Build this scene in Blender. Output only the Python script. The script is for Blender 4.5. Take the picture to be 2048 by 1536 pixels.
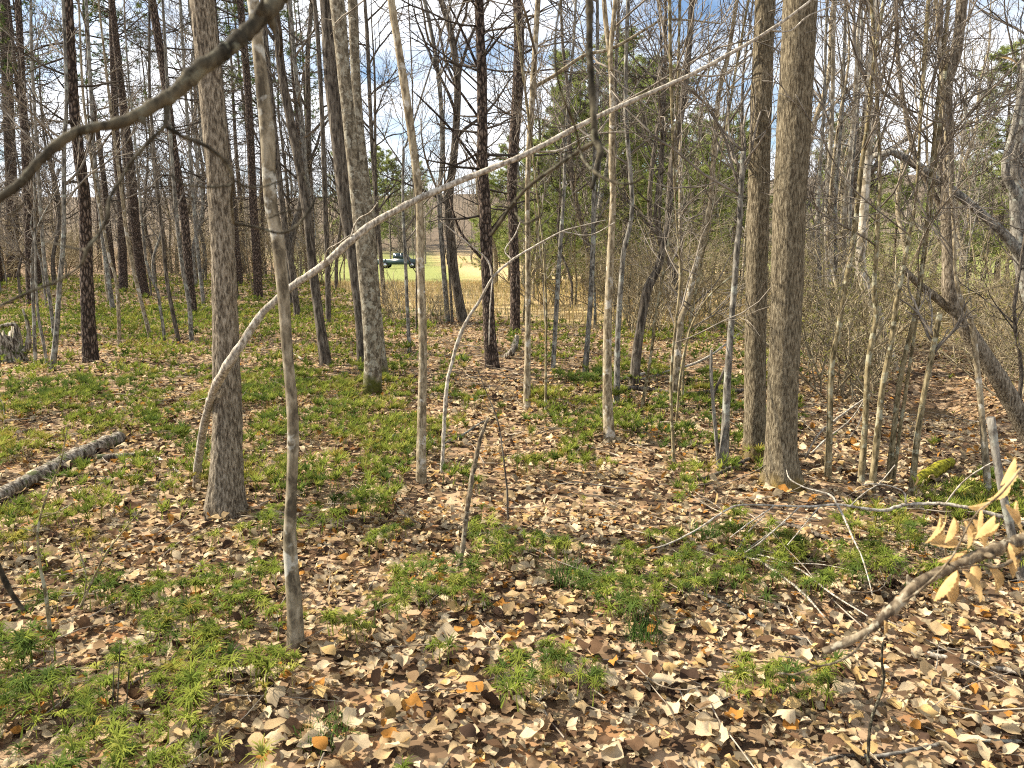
import bpy, math, random
import numpy as np
from mathutils import Vector, Matrix

SEED = 11
random.seed(SEED)
rng = np.random.default_rng(SEED)
for o in list(bpy.data.objects):
    bpy.data.objects.remove(o, do_unlink=True)
scene = bpy.context.scene
COL = scene.collection

# ------------------------------------------------------------------ camera
CAM_H = 1.6
PITCH = math.radians(10.0)
FPX = 1539.0                       # focal length in pixels of the 2048-wide photograph
cam_data = bpy.data.cameras.new('camera')
cam_data.sensor_width = 36.0
cam_data.lens = 36.0 * FPX / 2048.0
cam_data.clip_start = 0.05
cam_data.clip_end = 6000.0
cam_data.dof.use_dof = True
cam_data.dof.focus_distance = 7.0
cam_data.dof.aperture_fstop = 8.5
cam = bpy.data.objects.new('camera', cam_data)
COL.objects.link(cam)
cam.location = (0, 0, CAM_H)
cam.rotation_euler = (math.radians(90) - PITCH, 0, 0)
scene.camera = cam

# ------------------------------------------------------------------ sky and sun
SUN_AZ, SUN_EL = math.radians(-77), math.radians(39)
world = bpy.data.worlds.new('World')
scene.world = world
world.use_nodes = True
wn, wl = world.node_tree.nodes, world.node_tree.links
wn.clear()
w_out = wn.new('ShaderNodeOutputWorld')
w_bg = wn.new('ShaderNodeBackground')
w_bg.inputs['Strength'].default_value = 0.072
w_sky = wn.new('ShaderNodeTexSky')
w_sky.sky_type = 'NISHITA'
w_sky.sun_disc = False
w_sky.sun_elevation = SUN_EL
w_sky.sun_rotation = SUN_AZ
w_sky.air_density = 1.0
w_sky.dust_density = 0.3
w_sky.ozone_density = 3.0
w_tc = wn.new('ShaderNodeTexCoord')
w_sep = wn.new('ShaderNodeSeparateXYZ')
wl.new(w_tc.outputs['Generated'], w_sep.inputs[0])
w_add = wn.new('ShaderNodeMath'); w_add.operation = 'ADD'; w_add.inputs[1].default_value = 0.22
wl.new(w_sep.outputs['Z'], w_add.inputs[0])
w_max = wn.new('ShaderNodeMath'); w_max.operation = 'MAXIMUM'; w_max.inputs[1].default_value = 0.1
wl.new(w_add.outputs[0], w_max.inputs[0])
w_dx = wn.new('ShaderNodeMath'); w_dx.operation = 'DIVIDE'
w_dy = wn.new('ShaderNodeMath'); w_dy.operation = 'DIVIDE'
wl.new(w_sep.outputs['X'], w_dx.inputs[0]); wl.new(w_max.outputs[0], w_dx.inputs[1])
wl.new(w_sep.outputs['Y'], w_dy.inputs[0]); wl.new(w_max.outputs[0], w_dy.inputs[1])
w_cmb = wn.new('ShaderNodeCombineXYZ')
wl.new(w_dx.outputs[0], w_cmb.inputs[0]); wl.new(w_dy.outputs[0], w_cmb.inputs[1])
w_noise = wn.new('ShaderNodeTexNoise')
w_noise.inputs['Scale'].default_value = 1.05
w_noise.inputs['Detail'].default_value = 9.0
w_noise.inputs['Roughness'].default_value = 0.58
w_noise.inputs['Distortion'].default_value = 0.35
wl.new(w_cmb.outputs[0], w_noise.inputs['Vector'])
w_ramp = wn.new('ShaderNodeValToRGB')
w_ramp.color_ramp.elements[0].position = 0.40
w_ramp.color_ramp.elements[1].position = 0.54
wl.new(w_noise.outputs['Fac'], w_ramp.inputs[0])
w_mix = wn.new('ShaderNodeMixRGB')
w_mix.inputs['Color2'].default_value = (8.8, 9.0, 9.4, 1)
wl.new(w_ramp.outputs[0], w_mix.inputs['Fac'])
wl.new(w_sky.outputs[0], w_mix.inputs['Color1'])
wl.new(w_mix.outputs[0], w_bg.inputs['Color'])
wl.new(w_bg.outputs[0], w_out.inputs['Surface'])

sun_data = bpy.data.lights.new('sun', 'SUN')
sun_data.energy = 5.0
sun_data.angle = math.radians(0.55)
sun_data.color = (1.0, 0.90, 0.74)
sun = bpy.data.objects.new('sun', sun_data)
COL.objects.link(sun)
SUN_DIR = Vector((math.sin(SUN_AZ) * math.cos(SUN_EL), math.cos(SUN_AZ) * math.cos(SUN_EL), math.sin(SUN_EL)))
sun.rotation_euler = SUN_DIR.to_track_quat('Z', 'Y').to_euler()
sun.location = (-20, 5, 30)

scene.view_settings.view_transform = 'Standard'
scene.view_settings.look = 'None'
scene.view_settings.gamma = 1.0
scene.view_settings.use_curve_mapping = False
scene.view_settings.exposure = 1.3
scene.render.engine = 'CYCLES'
scene.cycles.max_bounces = 4
scene.cycles.diffuse_bounces = 2
scene.cycles.adaptive_threshold = 0.02
scene.cycles.glossy_bounces = 2
scene.cycles.transmission_bounces = 3
scene.cycles.transparent_max_bounces = 4
scene.cycles.filter_width = 1.1
scene.cycles.use_denoising = False

# ------------------------------------------------------------------ numeric helpers
CP, SP = math.cos(PITCH), math.sin(PITCH)

def S(a, b, v):
    t = np.clip((np.asarray(v, float) - a) / (b - a), 0, 1)
    return t * t * (3 - 2 * t)

def ray(px, py):
    x = (px - 1024.0) / FPX
    u = -(py - 768.0) / FPX
    return np.array([x, CP + u * SP, u * CP - SP])

def at_depth(px, py, Y):
    d = ray(px, py)
    return np.array([0, 0, CAM_H]) + d * (Y / d[1])

def scale_at(P):
    """metres per photo pixel at point P"""
    return (P[1] * CP - (P[2] - CAM_H) * SP) / FPX

def project(x, y, z):
    dz = z - CAM_H
    depth = y * CP - dz * SP
    up = y * SP + dz * CP
    depth = np.maximum(depth, 1e-3)
    return 1024 + FPX * x / depth, 768 - FPX * up / depth, depth

def _hash(ix, iy, iz, seed):
    h = (ix * 374761393 + iy * 668265263 + iz * 2147483647 + seed * 974634777) & 0xFFFFFFFF
    h = ((h ^ (h >> 13)) * 1274126177) & 0xFFFFFFFF
    h = h ^ (h >> 16)
    return (h & 0xFFFF) / 65535.0

def vnoise(p, seed=0):
    """value noise in 0..1 for points (...,3)"""
    p = np.asarray(p, float)
    i = np.floor(p).astype(np.int64)
    f = p - i
    f = f * f * (3 - 2 * f)
    r = 0
    for dx in (0, 1):
        wx = f[..., 0] if dx else 1 - f[..., 0]
        for dy in (0, 1):
            wy = f[..., 1] if dy else 1 - f[..., 1]
            for dz in (0, 1):
                wz = f[..., 2] if dz else 1 - f[..., 2]
                r = r + wx * wy * wz * _hash(i[..., 0] + dx, i[..., 1] + dy, i[..., 2] + dz, seed)
    return r

def n2(x, y, s, seed=0):
    x = np.asarray(x, float); y = np.asarray(y, float)
    return vnoise(np.stack([x * s, y * s, np.zeros_like(x) + 0.37], -1), seed)

# ------------------------------------------------------------------ terrain
def field_mask(x, y):
    x = np.asarray(x, float); y = np.asarray(y, float)
    b = 18.5 - 3.0 * S(-0.5, 1.5, x) + 3.0 * np.maximum(0, -(x + 3.0)) + 1.5 * (n2(x, y, 0.35, 5) - 0.5)
    return S(-1.2, 1.8, y - b)

def creek_x(y):
    return 5.5 + 0.5 * (np.asarray(y, float) - 10.0)

def height(x, y):
    x = np.asarray(x, float); y = np.asarray(y, float)
    h = 0.10 * (n2(x, y, 0.22, 1) - 0.5) + 0.07 * (n2(x, y, 0.8, 2) - 0.5)
    h = h * S(600, 60, np.hypot(x, y))
    h = h - 0.9 * field_mask(x, y) * S(18, 75, y)
    bank = S(1.9, 4.6, x - 0.28 * (y - 6)) * S(30, 12, y) * S(3.0, 5.5, y)
    h = h - 0.30 * bank
    cx = creek_x(y)
    ch = np.exp(-((x - cx) / 0.8) ** 2) * S(8.0, 9.7, y) * S(12.6, 10.6, y)
    h = h - 0.62 * ch
    h = h + 30.0 * S(110, 420, y) * (0.75 + 0.5 * n2(x, y, 0.006, 3))
    h = h + 6.0 * S(40, 170, x) * S(20, 80, y)
    return h

def ground_pt(px, py):
    d = ray(px, py)
    o = np.array([0, 0, CAM_H])
    t, prev = 0.5, 0.5
    while t < 900:
        p = o + d * t
        if p[2] < float(height(p[0], p[1])):
            break
        prev = t
        t *= 1.02
    a, b = prev, t
    for _ in range(30):
        m = 0.5 * (a + b)
        p = o + d * m
        if p[2] < float(height(p[0], p[1])):
            b = m
        else:
            a = m
    p = o + d * (0.5 * (a + b))
    return p

# ------------------------------------------------------------------ mesh helpers
class MB:
    """collects quads and triangles, builds ONE mesh object"""
    def __init__(self):
        self.v, self.q, self.t, self.n = [], [], [], 0
        self.cq, self.ct = [], []

    def add(self, verts, quads=None, tris=None, col=None):
        verts = np.asarray(verts, np.float32).reshape(-1, 3)
        if quads is not None and len(quads):
            self.q.append(np.asarray(quads, np.int64).reshape(-1, 4) + self.n)
        if tris is not None and len(tris):
            self.t.append(np.asarray(tris, np.int64).reshape(-1, 3) + self.n)
        self.v.append(verts)
        if col is not None:
            self.cq.append(np.asarray(col, np.float32).reshape(-1, 4))
        self.n += len(verts)

    def mesh(self, name, mat, smooth=True):
        me = bpy.data.meshes.new(name)
        v = np.concatenate(self.v) if self.v else np.zeros((0, 3), np.float32)
        q = np.concatenate(self.q) if self.q else np.zeros((0, 4), np.int64)
        t = np.concatenate(self.t) if self.t else np.zeros((0, 3), np.int64)
        nl = len(q) * 4 + len(t) * 3
        npoly = len(q) + len(t)
        me.vertices.add(len(v)); me.loops.add(nl); me.polygons.add(npoly)
        me.vertices.foreach_set('co', v.ravel())
        me.loops.foreach_set('vertex_index', np.concatenate([q.ravel(), t.ravel()]).astype(np.int32))
        st = np.concatenate([np.arange(len(q)) * 4, len(q) * 4 + np.arange(len(t)) * 3]).astype(np.int32)
        me.polygons.foreach_set('loop_start', st)
        if smooth:
            me.polygons.foreach_set('use_smooth', np.ones(npoly, bool))
        if self.cq:
            ca = me.color_attributes.new('tint', 'FLOAT_COLOR', 'POINT')
            ca.data.foreach_set('color', np.concatenate(self.cq).ravel())
        me.update(calc_edges=True)
        if mat is not None:
            me.materials.append(mat)
        return me

    def build(self, name, mat, parent=None, smooth=True, loc=None):
        o = bpy.data.objects.new(name, self.mesh(name, mat, smooth))
        COL.objects.link(o)
        if parent is not None:
            o.parent = parent
        if loc is not None:
            o.location = loc
        return o

def tag(o, label=None, cat=None, group=None, kind=None):
    if label: o['label'] = label
    if cat: o['category'] = cat
    if group: o['group'] = group
    if kind: o['kind'] = kind
    return o

def empty(name, loc):
    o = bpy.data.objects.new(name, None)
    o.empty_display_size = 0.1
    COL.objects.link(o)
    o.location = loc
    return o

def copy_tree(root):
    c = root.copy(); COL.objects.link(c)
    for ch in root.children:
        k = ch.copy(); COL.objects.link(k); k.parent = c
        for g in ch.children:
            m = g.copy(); COL.objects.link(m); m.parent = k
    return c

def norm(a):
    return a / np.maximum(np.linalg.norm(a, axis=-1, keepdims=True), 1e-9)

def tubes(mb, P, R, sides, cap=True):
    """P (B,N,3) polylines, R (B,N) radii"""
    P = np.asarray(P, float); R = np.asarray(R, float)
    B, N, _ = P.shape
    T = np.empty_like(P)
    T[:, 1:-1] = P[:, 2:] - P[:, :-2]
    T[:, 0] = P[:, 1] - P[:, 0]
    T[:, -1] = P[:, -1] - P[:, -2]
    T = norm(T)
    mean = norm(P[:, -1] - P[:, 0])
    ref = np.zeros((B, 3))
    ref[np.arange(B), np.argmin(np.abs(mean), axis=1)] = 1.0
    ref = ref[:, None, :]
    U = norm(np.cross(T, ref)); V = np.cross(T, U)
    a = np.arange(sides) / sides * 2 * math.pi
    ring = U[:, :, None, :] * np.cos(a)[None, None, :, None] + V[:, :, None, :] * np.sin(a)[None, None, :, None]
    verts = P[:, :, None, :] + ring * R[:, :, None, None]
    i = np.arange(N - 1)[:, None] * sides
    k = np.arange(sides)[None, :]; k2 = (k + 1) % sides
    quad = np.stack([i + k, i + k2, i + sides + k2, i + sides + k], -1).reshape(-1, 4)
    off = np.arange(B)[:, None, None] * (N * sides)
    quads = (quad[None] + off).reshape(-1, 4)
    tris = None
    if cap and sides > 3:
        e = (N - 1) * sides
        tr = np.array([[e, e + j, e + j + 1] for j in range(1, sides - 1)])
        tr0 = np.array([[0, j + 1, j] for j in range(1, sides - 1)])
        tris = (np.concatenate([tr, tr0])[None] + off).reshape(-1, 3)
    mb.add(verts, quads, tris)

def catmull(pts, n):
    """pts (K,D) -> (n,D) even in arc length of the first three columns"""
    pts = np.asarray(pts, float)
    if len(pts) == 2:
        t = np.linspace(0, 1, n)[:, None]
        return pts[0] * (1 - t) + pts[1] * t
    ext = np.vstack([2 * pts[0] - pts[1], pts, 2 * pts[-1] - pts[-2]])
    out = []
    for i in range(1, len(ext) - 2):
        p0, p1, p2, p3 = ext[i - 1], ext[i], ext[i + 1], ext[i + 2]
        t = np.linspace(0, 1, 12, endpoint=False)[:, None]
        out.append(0.5 * (2 * p1 + (p2 - p0) * t + (2 * p0 - 5 * p1 + 4 * p2 - p3) * t ** 2 + (3 * p1 - p0 - 3 * p2 + p3) * t ** 3))
    out.append(pts[-1:])
    c = np.vstack(out)
    s = np.concatenate([[0], np.cumsum(np.linalg.norm(np.diff(c[:, :3], axis=0), axis=1))])
    u = np.linspace(0, s[-1], n)
    return np.stack([np.interp(u, s, c[:, d]) for d in range(c.shape[1])], -1)

def grow(st, dr, ln, npts, wig, up, r_=None):
    r_ = r_ or rng
    B = len(st)
    P = np.empty((B, npts, 3)); P[:, 0] = st
    d = norm(dr.copy())
    step = (ln / (npts - 1))[:, None]
    for k in range(1, npts):
        d = d + r_.normal(0, wig, (B, 3)); d[:, 2] += up
        d = norm(d)
        P[:, k] = P[:, k - 1] + d * step
    return P

def children(P, R, per, tmin, tmax, ang0, ang1, l0, l1, r_=None):
    """branch starts along parent polylines: returns start, dir, length, radius"""
    r_ = r_ or rng
    B, N, _ = P.shape
    t = r_.uniform(tmin, tmax, (B, per))
    x = t * (N - 1); i = np.minimum(x.astype(int), N - 2); f = (x - i)
    bi = np.arange(B)[:, None]
    st = P[bi, i] * (1 - f)[..., None] + P[bi, i + 1] * f[..., None]
    tg = norm(P[bi, i + 1] - P[bi, i])
    rr = R[bi, i] * (1 - f) + R[bi, i + 1] * f
    rnd = norm(r_.normal(0, 1, (B, per, 3)))
    side = norm(np.cross(tg, rnd))
    a = r_.uniform(ang0, ang1, (B, per))[..., None]
    dr = tg * np.cos(a) + side * np.sin(a)
    L = np.linalg.norm(P[:, -1] - P[:, 0], axis=1)[:, None] * r_.uniform(l0, l1, (B, per)) * (1.15 - 0.6 * t)
    return st.reshape(-1, 3), dr.reshape(-1, 3), L.ravel(), rr.ravel()

# ------------------------------------------------------------------ materials
MATS = {}

def new_mat(name):
    m = bpy.data.materials.new(name)
    m.use_nodes = True
    nt = m.node_tree
    nt.nodes.clear()
    out = nt.nodes.new('ShaderNodeOutputMaterial')
    MATS[name] = m
    return m, nt.nodes, nt.links, out

def ramp(nodes, stops):
    r = nodes.new('ShaderNodeValToRGB')
    e = r.color_ramp.elements
    while len(e) < len(stops):
        e.new(0.5)
    for k, (p, c) in enumerate(stops):
        e[k].position = p
        e[k].color = (*c, 1) if len(c) == 3 else c
    return r

def bark(name, dark, mid, light, scale=30.0, stretch=0.18, bump=0.7, dist=0.012, plates=False, patch=None, patch_amt=0.0, patch_scale=5.0, mossy=None):
    m, n, l, out = new_mat(name)
    b = n.new('ShaderNodeBsdfPrincipled')
    b.inputs['Roughness'].default_value = 0.9
    b.inputs['Specular IOR Level'].default_value = 0.15
    tc = n.new('ShaderNodeTexCoord'); oi = n.new('ShaderNodeObjectInfo')
    off = n.new('ShaderNodeVectorMath'); off.operation = 'MULTIPLY_ADD'
    l.new(oi.outputs['Random'], off.inputs[0]); off.inputs[1].default_value = (7.3, 11.1, 17.7)
    l.new(tc.outputs['Object'], off.inputs[2])
    mp = n.new('ShaderNodeMapping'); mp.inputs['Scale'].default_value = (scale, scale, scale * stretch)
    l.new(off.outputs[0], mp.inputs['Vector'])
    if plates:
        t1 = n.new('ShaderNodeTexVoronoi'); t1.feature = 'DISTANCE_TO_EDGE'
        t1.inputs['Scale'].default_value = 1.0
        nz = n.new('ShaderNodeTexNoise'); nz.inputs['Scale'].default_value = 1.7; nz.inputs['Detail'].default_value = 4
        l.new(mp.outputs[0], nz.inputs['Vector'])
        wv = n.new('ShaderNodeVectorMath'); wv.operation = 'MULTIPLY_ADD'
        l.new(nz.outputs['Color'], wv.inputs[0]); wv.inputs[1].default_value = (0.8, 0.8, 0.8)
        l.new(mp.outputs[0], wv.inputs[2])
        l.new(wv.outputs[0], t1.inputs['Vector'])
        mu = n.new('ShaderNodeMath'); mu.operation = 'MULTIPLY_ADD'
        l.new(t1.outputs['Distance'], mu.inputs[0]); mu.inputs[1].default_value = 1.6
        sc = n.new('ShaderNodeMath'); sc.operation = 'MULTIPLY'; sc.inputs[1].default_value = 0.45
        l.new(nz.outputs['Fac'], sc.inputs[0]); l.new(sc.outputs[0], mu.inputs[2])
        fac = mu.outputs[0]
    else:
        t1 = n.new('ShaderNodeTexNoise'); t1.inputs['Scale'].default_value = 1.0
        t1.inputs['Detail'].default_value = 7; t1.inputs['Roughness'].default_value = 0.62
        t1.inputs['Distortion'].default_value = 0.4
        l.new(mp.outputs[0], t1.inputs['Vector'])
        fac = t1.outputs['Fac']
    cr = ramp(n, [(0.30, dark), (0.52, mid), (0.74, light)] if plates else [(0.39, dark), (0.5, mid), (0.63, light)])
    l.new(fac, cr.inputs[0])
    col = cr.outputs[0]
    big = n.new('ShaderNodeTexNoise'); big.inputs['Scale'].default_value = 2.2; big.inputs['Detail'].default_value = 3
    l.new(off.outputs[0], big.inputs['Vector'])
    mb_ = n.new('ShaderNodeMixRGB'); mb_.blend_type = 'MULTIPLY'; mb_.inputs['Fac'].default_value = 0.6
    br = ramp(n, [(0.3, (0.78, 0.78, 0.75)), (0.7, (1.1, 1.08, 1.05))])
    l.new(big.outputs['Fac'], br.inputs[0]); l.new(col, mb_.inputs['Color1']); l.new(br.outputs[0], mb_.inputs['Color2'])
    col = mb_.outputs[0]
    if patch:
        pn = n.new('ShaderNodeTexNoise'); pn.inputs['Scale'].default_value = patch_scale; pn.inputs['Detail'].default_value = 4
        pn.inputs['Roughness'].default_value = 0.65
        l.new(off.outputs[0], pn.inputs['Vector'])
        pr = ramp(n, [(0.62 - patch_amt * 0.25, (0, 0, 0)), (0.68 - patch_amt * 0.25, (1, 1, 1))])
        l.new(pn.outputs['Fac'], pr.inputs[0])
        mx = n.new('ShaderNodeMixRGB'); mx.inputs['Color2'].default_value = (*patch, 1)
        pm = n.new('ShaderNodeMath'); pm.operation = 'MULTIPLY'; pm.inputs[1].default_value = 0.8
        l.new(pr.outputs[0], pm.inputs[0])
        l.new(pm.outputs[0], mx.inputs['Fac']); l.new(col, mx.inputs['Color1'])
        col = mx.outputs[0]
    if mossy:
        # moss and lichen grow up from the foot of the trunk
        sp = n.new('ShaderNodeSeparateXYZ'); l.new(tc.outputs['Object'], sp.inputs[0])
        mr = n.new('ShaderNodeMapRange'); mr.inputs['From Min'].default_value = mossy[1]; mr.inputs['From Max'].default_value = 0.0
        l.new(sp.outputs['Z'], mr.inputs['Value'])
        gn = n.new('ShaderNodeTexNoise'); gn.inputs['Scale'].default_value = 9; gn.inputs['Detail'].default_value = 5
        l.new(off.outputs[0], gn.inputs['Vector'])
        ad = n.new('ShaderNodeMath'); ad.operation = 'MULTIPLY'
        l.new(mr.outputs[0], ad.inputs[0]); l.new(gn.outputs['Fac'], ad.inputs[1])
        gr = ramp(n, [(0.18, (0, 0, 0)), (0.42, (1, 1, 1))]); l.new(ad.outputs[0], gr.inputs[0])
        mx = n.new('ShaderNodeMixRGB'); mx.inputs['Color2'].default_value = (*mossy[0], 1)
        l.new(gr.outputs[0], mx.inputs['Fac']); l.new(col, mx.inputs['Color1'])
        col = mx.outputs[0]
    l.new(col, b.inputs['Base Color'])
    bp = n.new('ShaderNodeBump'); bp.inputs['Strength'].default_value = bump; bp.inputs['Distance'].default_value = dist
    l.new(fac, bp.inputs['Height']); l.new(bp.outputs[0], b.inputs['Normal'])
    l.new(b.outputs[0], out.inputs['Surface'])
    return m

bark('bark_oak', (0.06, 0.047, 0.033), (0.17, 0.14, 0.10), (0.32, 0.275, 0.21), 85, 0.26, 1.0, 0.012)
bark('bark_poplar', (0.06, 0.047, 0.03), (0.15, 0.123, 0.08), (0.27, 0.23, 0.16), 95, 0.24, 1.0, 0.014, mossy=((0.17, 0.12, 0.04), 0.22))
bark('bark_maple', (0.07, 0.058, 0.04), (0.185, 0.155, 0.105), (0.32, 0.28, 0.205), 22, 0.5, 0.5, 0.006, patch=(0.44, 0.43, 0.37), patch_amt=0.25, patch_scale=7)
bark('bark_maple_spotted', (0.075, 0.062, 0.043), (0.16, 0.135, 0.095), (0.29, 0.255, 0.19), 26, 0.6, 0.6, 0.008, patch=(0.34, 0.32, 0.25), patch_amt=0.35, patch_scale=16, mossy=((0.07, 0.075, 0.015), 0.4))
bark('bark_pine', (0.028, 0.021, 0.017), (0.11, 0.08, 0.062), (0.22, 0.17, 0.135), 26, 0.38, 1.0, 0.02, plates=True)
bark('bark_dark', (0.035, 0.029, 0.023), (0.105, 0.087, 0.068), (0.20, 0.175, 0.14), 34, 0.2, 0.9, 0.012)
bark('bark_pale', (0.11, 0.087, 0.055), (0.25, 0.205, 0.135), (0.40, 0.345, 0.24), 36, 0.4, 0.6, 0.006, patch=(0.50, 0.47, 0.40), patch_amt=0.2, patch_scale=10)
bark('bark_grey', (0.06, 0.055, 0.048), (0.17, 0.155, 0.13), (0.31, 0.29, 0.25), 34, 0.3, 0.6, 0.006, patch=(0.33, 0.34, 0.29), patch_amt=0.25, patch_scale=8)
bark('bark_sapling', (0.07, 0.057, 0.03), (0.18, 0.145, 0.08), (0.31, 0.26, 0.155), 40, 0.35, 0.5, 0.004, patch=(0.35, 0.34, 0.24), patch_amt=0.3, patch_scale=14)
bark('bark_sycamore', (0.16, 0.13, 0.09), (0.36, 0.32, 0.25), (0.52, 0.49, 0.42), 12, 0.5, 0.4, 0.006, patch=(0.19, 0.16, 0.105), patch_amt=0.45, patch_scale=6)
bark('bark_beech', (0.05, 0.038, 0.026), (0.13, 0.10, 0.066), (0.27, 0.225, 0.155), 55, 0.5, 0.8, 0.004, patch=(0.33, 0.30, 0.22), patch_amt=0.25, patch_scale=40)
bark('bark_branch', (0.016, 0.014, 0.009), (0.045, 0.038, 0.025), (0.11, 0.095, 0.062), 55, 0.5, 0.8, 0.004, patch=(0.15, 0.145, 0.10), patch_amt=0.2, patch_scale=40)
bark('bark_bleached', (0.17, 0.145, 0.115), (0.36, 0.32, 0.26), (0.52, 0.48, 0.41), 60, 0.5, 0.5, 0.004, patch=(0.16, 0.13, 0.09), patch_amt=0.2, patch_scale=16)
def twigs(name, a, b):
    m, n, l, out = new_mat(name)
    d = n.new('ShaderNodeBsdfDiffuse')
    tc = n.new('ShaderNodeTexCoord'); nz = n.new('ShaderNodeTexNoise'); nz.inputs['Scale'].default_value = 7; nz.inputs['Detail'].default_value = 1
    l.new(tc.outputs['Object'], nz.inputs['Vector'])
    r = ramp(n, [(0.35, a), (0.65, b)]); l.new(nz.outputs['Fac'], r.inputs[0])
    l.new(r.outputs[0], d.inputs['Color']); l.new(d.outputs[0], out.inputs['Surface'])
twigs('twig_grey', (0.11, 0.094, 0.075), (0.28, 0.245, 0.20))
twigs('twig_dark', (0.045, 0.038, 0.031), (0.12, 0.103, 0.086))
twigs('twig_brush', (0.15, 0.12, 0.072), (0.38, 0.32, 0.21))
bark('wood_rotten', (0.04, 0.031, 0.023), (0.20, 0.17, 0.13), (0.44, 0.40, 0.33), 40, 0.15, 1.0, 0.02, patch=(0.06, 0.08, 0.02), patch_amt=0.25, patch_scale=9)

def leafy(name, use_tint=True, base=(0.3, 0.2, 0.1), transl=0.3, vary=0.35, noise=True):
    m, n, l, out = new_mat(name)
    b = n.new('ShaderNodeBsdfDiffuse')
    t = n.new('ShaderNodeBsdfTranslucent')
    mix = n.new('ShaderNodeMixShader'); mix.inputs[0].default_value = transl
    if use_tint:
        c = n.new('ShaderNodeVertexColor'); c.layer_name = 'tint'; src = c.outputs['Color']
    else:
        c = n.new('ShaderNodeRGB'); c.outputs[0].default_value = (*base, 1); src = c.outputs[0]
    if noise:
        tc = n.new('ShaderNodeTexCoord')
        nz = n.new('ShaderNodeTexNoise'); nz.inputs['Scale'].default_value = 45; nz.inputs['Detail'].default_value = 2
        l.new(tc.outputs['Object'], nz.inputs['Vector'])
        r = ramp(n, [(0.3, (1 - vary,) * 3), (0.7, (1 + vary * 0.6,) * 3)])
        l.new(nz.outputs['Fac'], r.inputs[0])
        mu = n.new('ShaderNodeMixRGB'); mu.blend_type = 'MULTIPLY'; mu.inputs['Fac'].default_value = 1
        l.new(src, mu.inputs['Color1']); l.new(r.outputs[0], mu.inputs['Color2'])
        src = mu.outputs[0]
    l.new(src, b.inputs['Color']); l.new(src, t.inputs['Color'])
    l.new(b.outputs[0], mix.inputs[1]); l.new(t.outputs[0], mix.inputs[2])
    l.new(mix.outputs[0], out.inputs['Surface'])
    return m

leafy('litter')
leafy('clubmoss_green', transl=0.35, noise=False)
leafy('grass_blades', transl=0.35, noise=False)
leafy('needles', transl=0.4, noise=False)
LEAF_COLS = [(0.47, 0.345, 0.19), (0.62, 0.50, 0.32), (0.42, 0.20, 0.05), (0.14, 0.085, 0.05), (0.45, 0.36, 0.235), (0.54, 0.37, 0.16), (0.065, 0.042, 0.03), (0.26, 0.175, 0.10)]
LEAF_P = [0.22, 0.22, 0.05, 0.13, 0.14, 0.08, 0.08, 0.08]
for k, c in enumerate(LEAF_COLS):
    leafy('leaf_%d' % k, False, c)
leafy('beech_leaf', False, (0.62, 0.43, 0.20), transl=0.45)
leafy('young_leaf', False, (0.22, 0.26, 0.05), transl=0.4)

# ------------------------------------------------------------------ ground sheet
def ground_material():
    m, n, l, out = new_mat('woodland_ground')
    b = n.new('ShaderNodeBsdfPrincipled'); b.inputs['Roughness'].default_value = 0.95
    b.inputs['Specular IOR Level'].default_value = 0.1
    tc = n.new('ShaderNodeTexCoord')
    vo = n.new('ShaderNodeTexVoronoi'); vo.inputs['Scale'].default_value = 13
    nz = n.new('ShaderNodeTexNoise'); nz.inputs['Scale'].default_value = 9; nz.inputs['Detail'].default_value = 5
    l.new(tc.outputs['Object'], nz.inputs['Vector'])
    wv = n.new('ShaderNodeVectorMath'); wv.operation = 'MULTIPLY_ADD'
    l.new(nz.outputs['Color'], wv.inputs[0]); wv.inputs[1].default_value = (0.12, 0.12, 0.12)
    l.new(tc.outputs['Object'], wv.inputs[2]); l.new(wv.outputs[0], vo.inputs['Vector'])
    sp = n.new('ShaderNodeSeparateColor'); l.new(vo.outputs['Color'], sp.inputs[0])
    lit = ramp(n, [(0.0, (0.05, 0.033, 0.022)), (0.3, (0.13, 0.085, 0.05)), (0.6, (0.28, 0.19, 0.115)), (0.85, (0.40, 0.29, 0.18)), (1.0, (0.24, 0.12, 0.05))])
    l.new(sp.outputs[0], lit.inputs[0])
    zone = n.new('ShaderNodeVertexColor'); zone.layer_name = 'tint'
    zs = n.new('ShaderNodeSeparateColor'); l.new(zone.outputs['Color'], zs.inputs[0])
    g1 = n.new('ShaderNodeTexNoise'); g1.inputs['Scale'].default_value = 3.5; g1.inputs['Detail'].default_value = 8; g1.inputs['Roughness'].default_value = 0.7
    l.new(tc.outputs['Object'], g1.inputs['Vector'])
    tan = ramp(n, [(0.3, (0.26, 0.18, 0.085)), (0.5, (0.46, 0.34, 0.165)), (0.72, (0.60, 0.48, 0.26))])
    l.new(g1.outputs['Fac'], tan.inputs[0])
    grn = ramp(n, [(0.3, (0.15, 0.17, 0.05)), (0.55, (0.25, 0.27, 0.085)), (0.75, (0.40, 0.37, 0.15))])
    l.new(g1.outputs['Fac'], grn.inputs[0])
    wood = ramp(n, [(0.3, (0.09, 0.07, 0.05)), (0.7, (0.22, 0.17, 0.12))])
    l.new(g1.outputs['Fac'], wood.inputs[0])
    c = lit.outputs[0]
    for src, ch in ((tan, 0), (grn, 1), (wood, 2)):
        mx = n.new('ShaderNodeMixRGB')
        l.new(zs.outputs[ch], mx.inputs['Fac']); l.new(c, mx.inputs['Color1']); l.new(src.outputs[0], mx.inputs['Color2'])
        c = mx.outputs[0]
    l.new(c, b.inputs['Base Color'])
    bp = n.new('ShaderNodeBump'); bp.inputs['Strength'].default_value = 0.8; bp.inputs['Distance'].default_value = 0.03
    l.new(sp.outputs[1], bp.inputs['Height']); l.new(bp.outputs[0], b.inputs['Normal'])
    l.new(b.outputs[0], out.inputs['Surface'])
    return m

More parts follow.
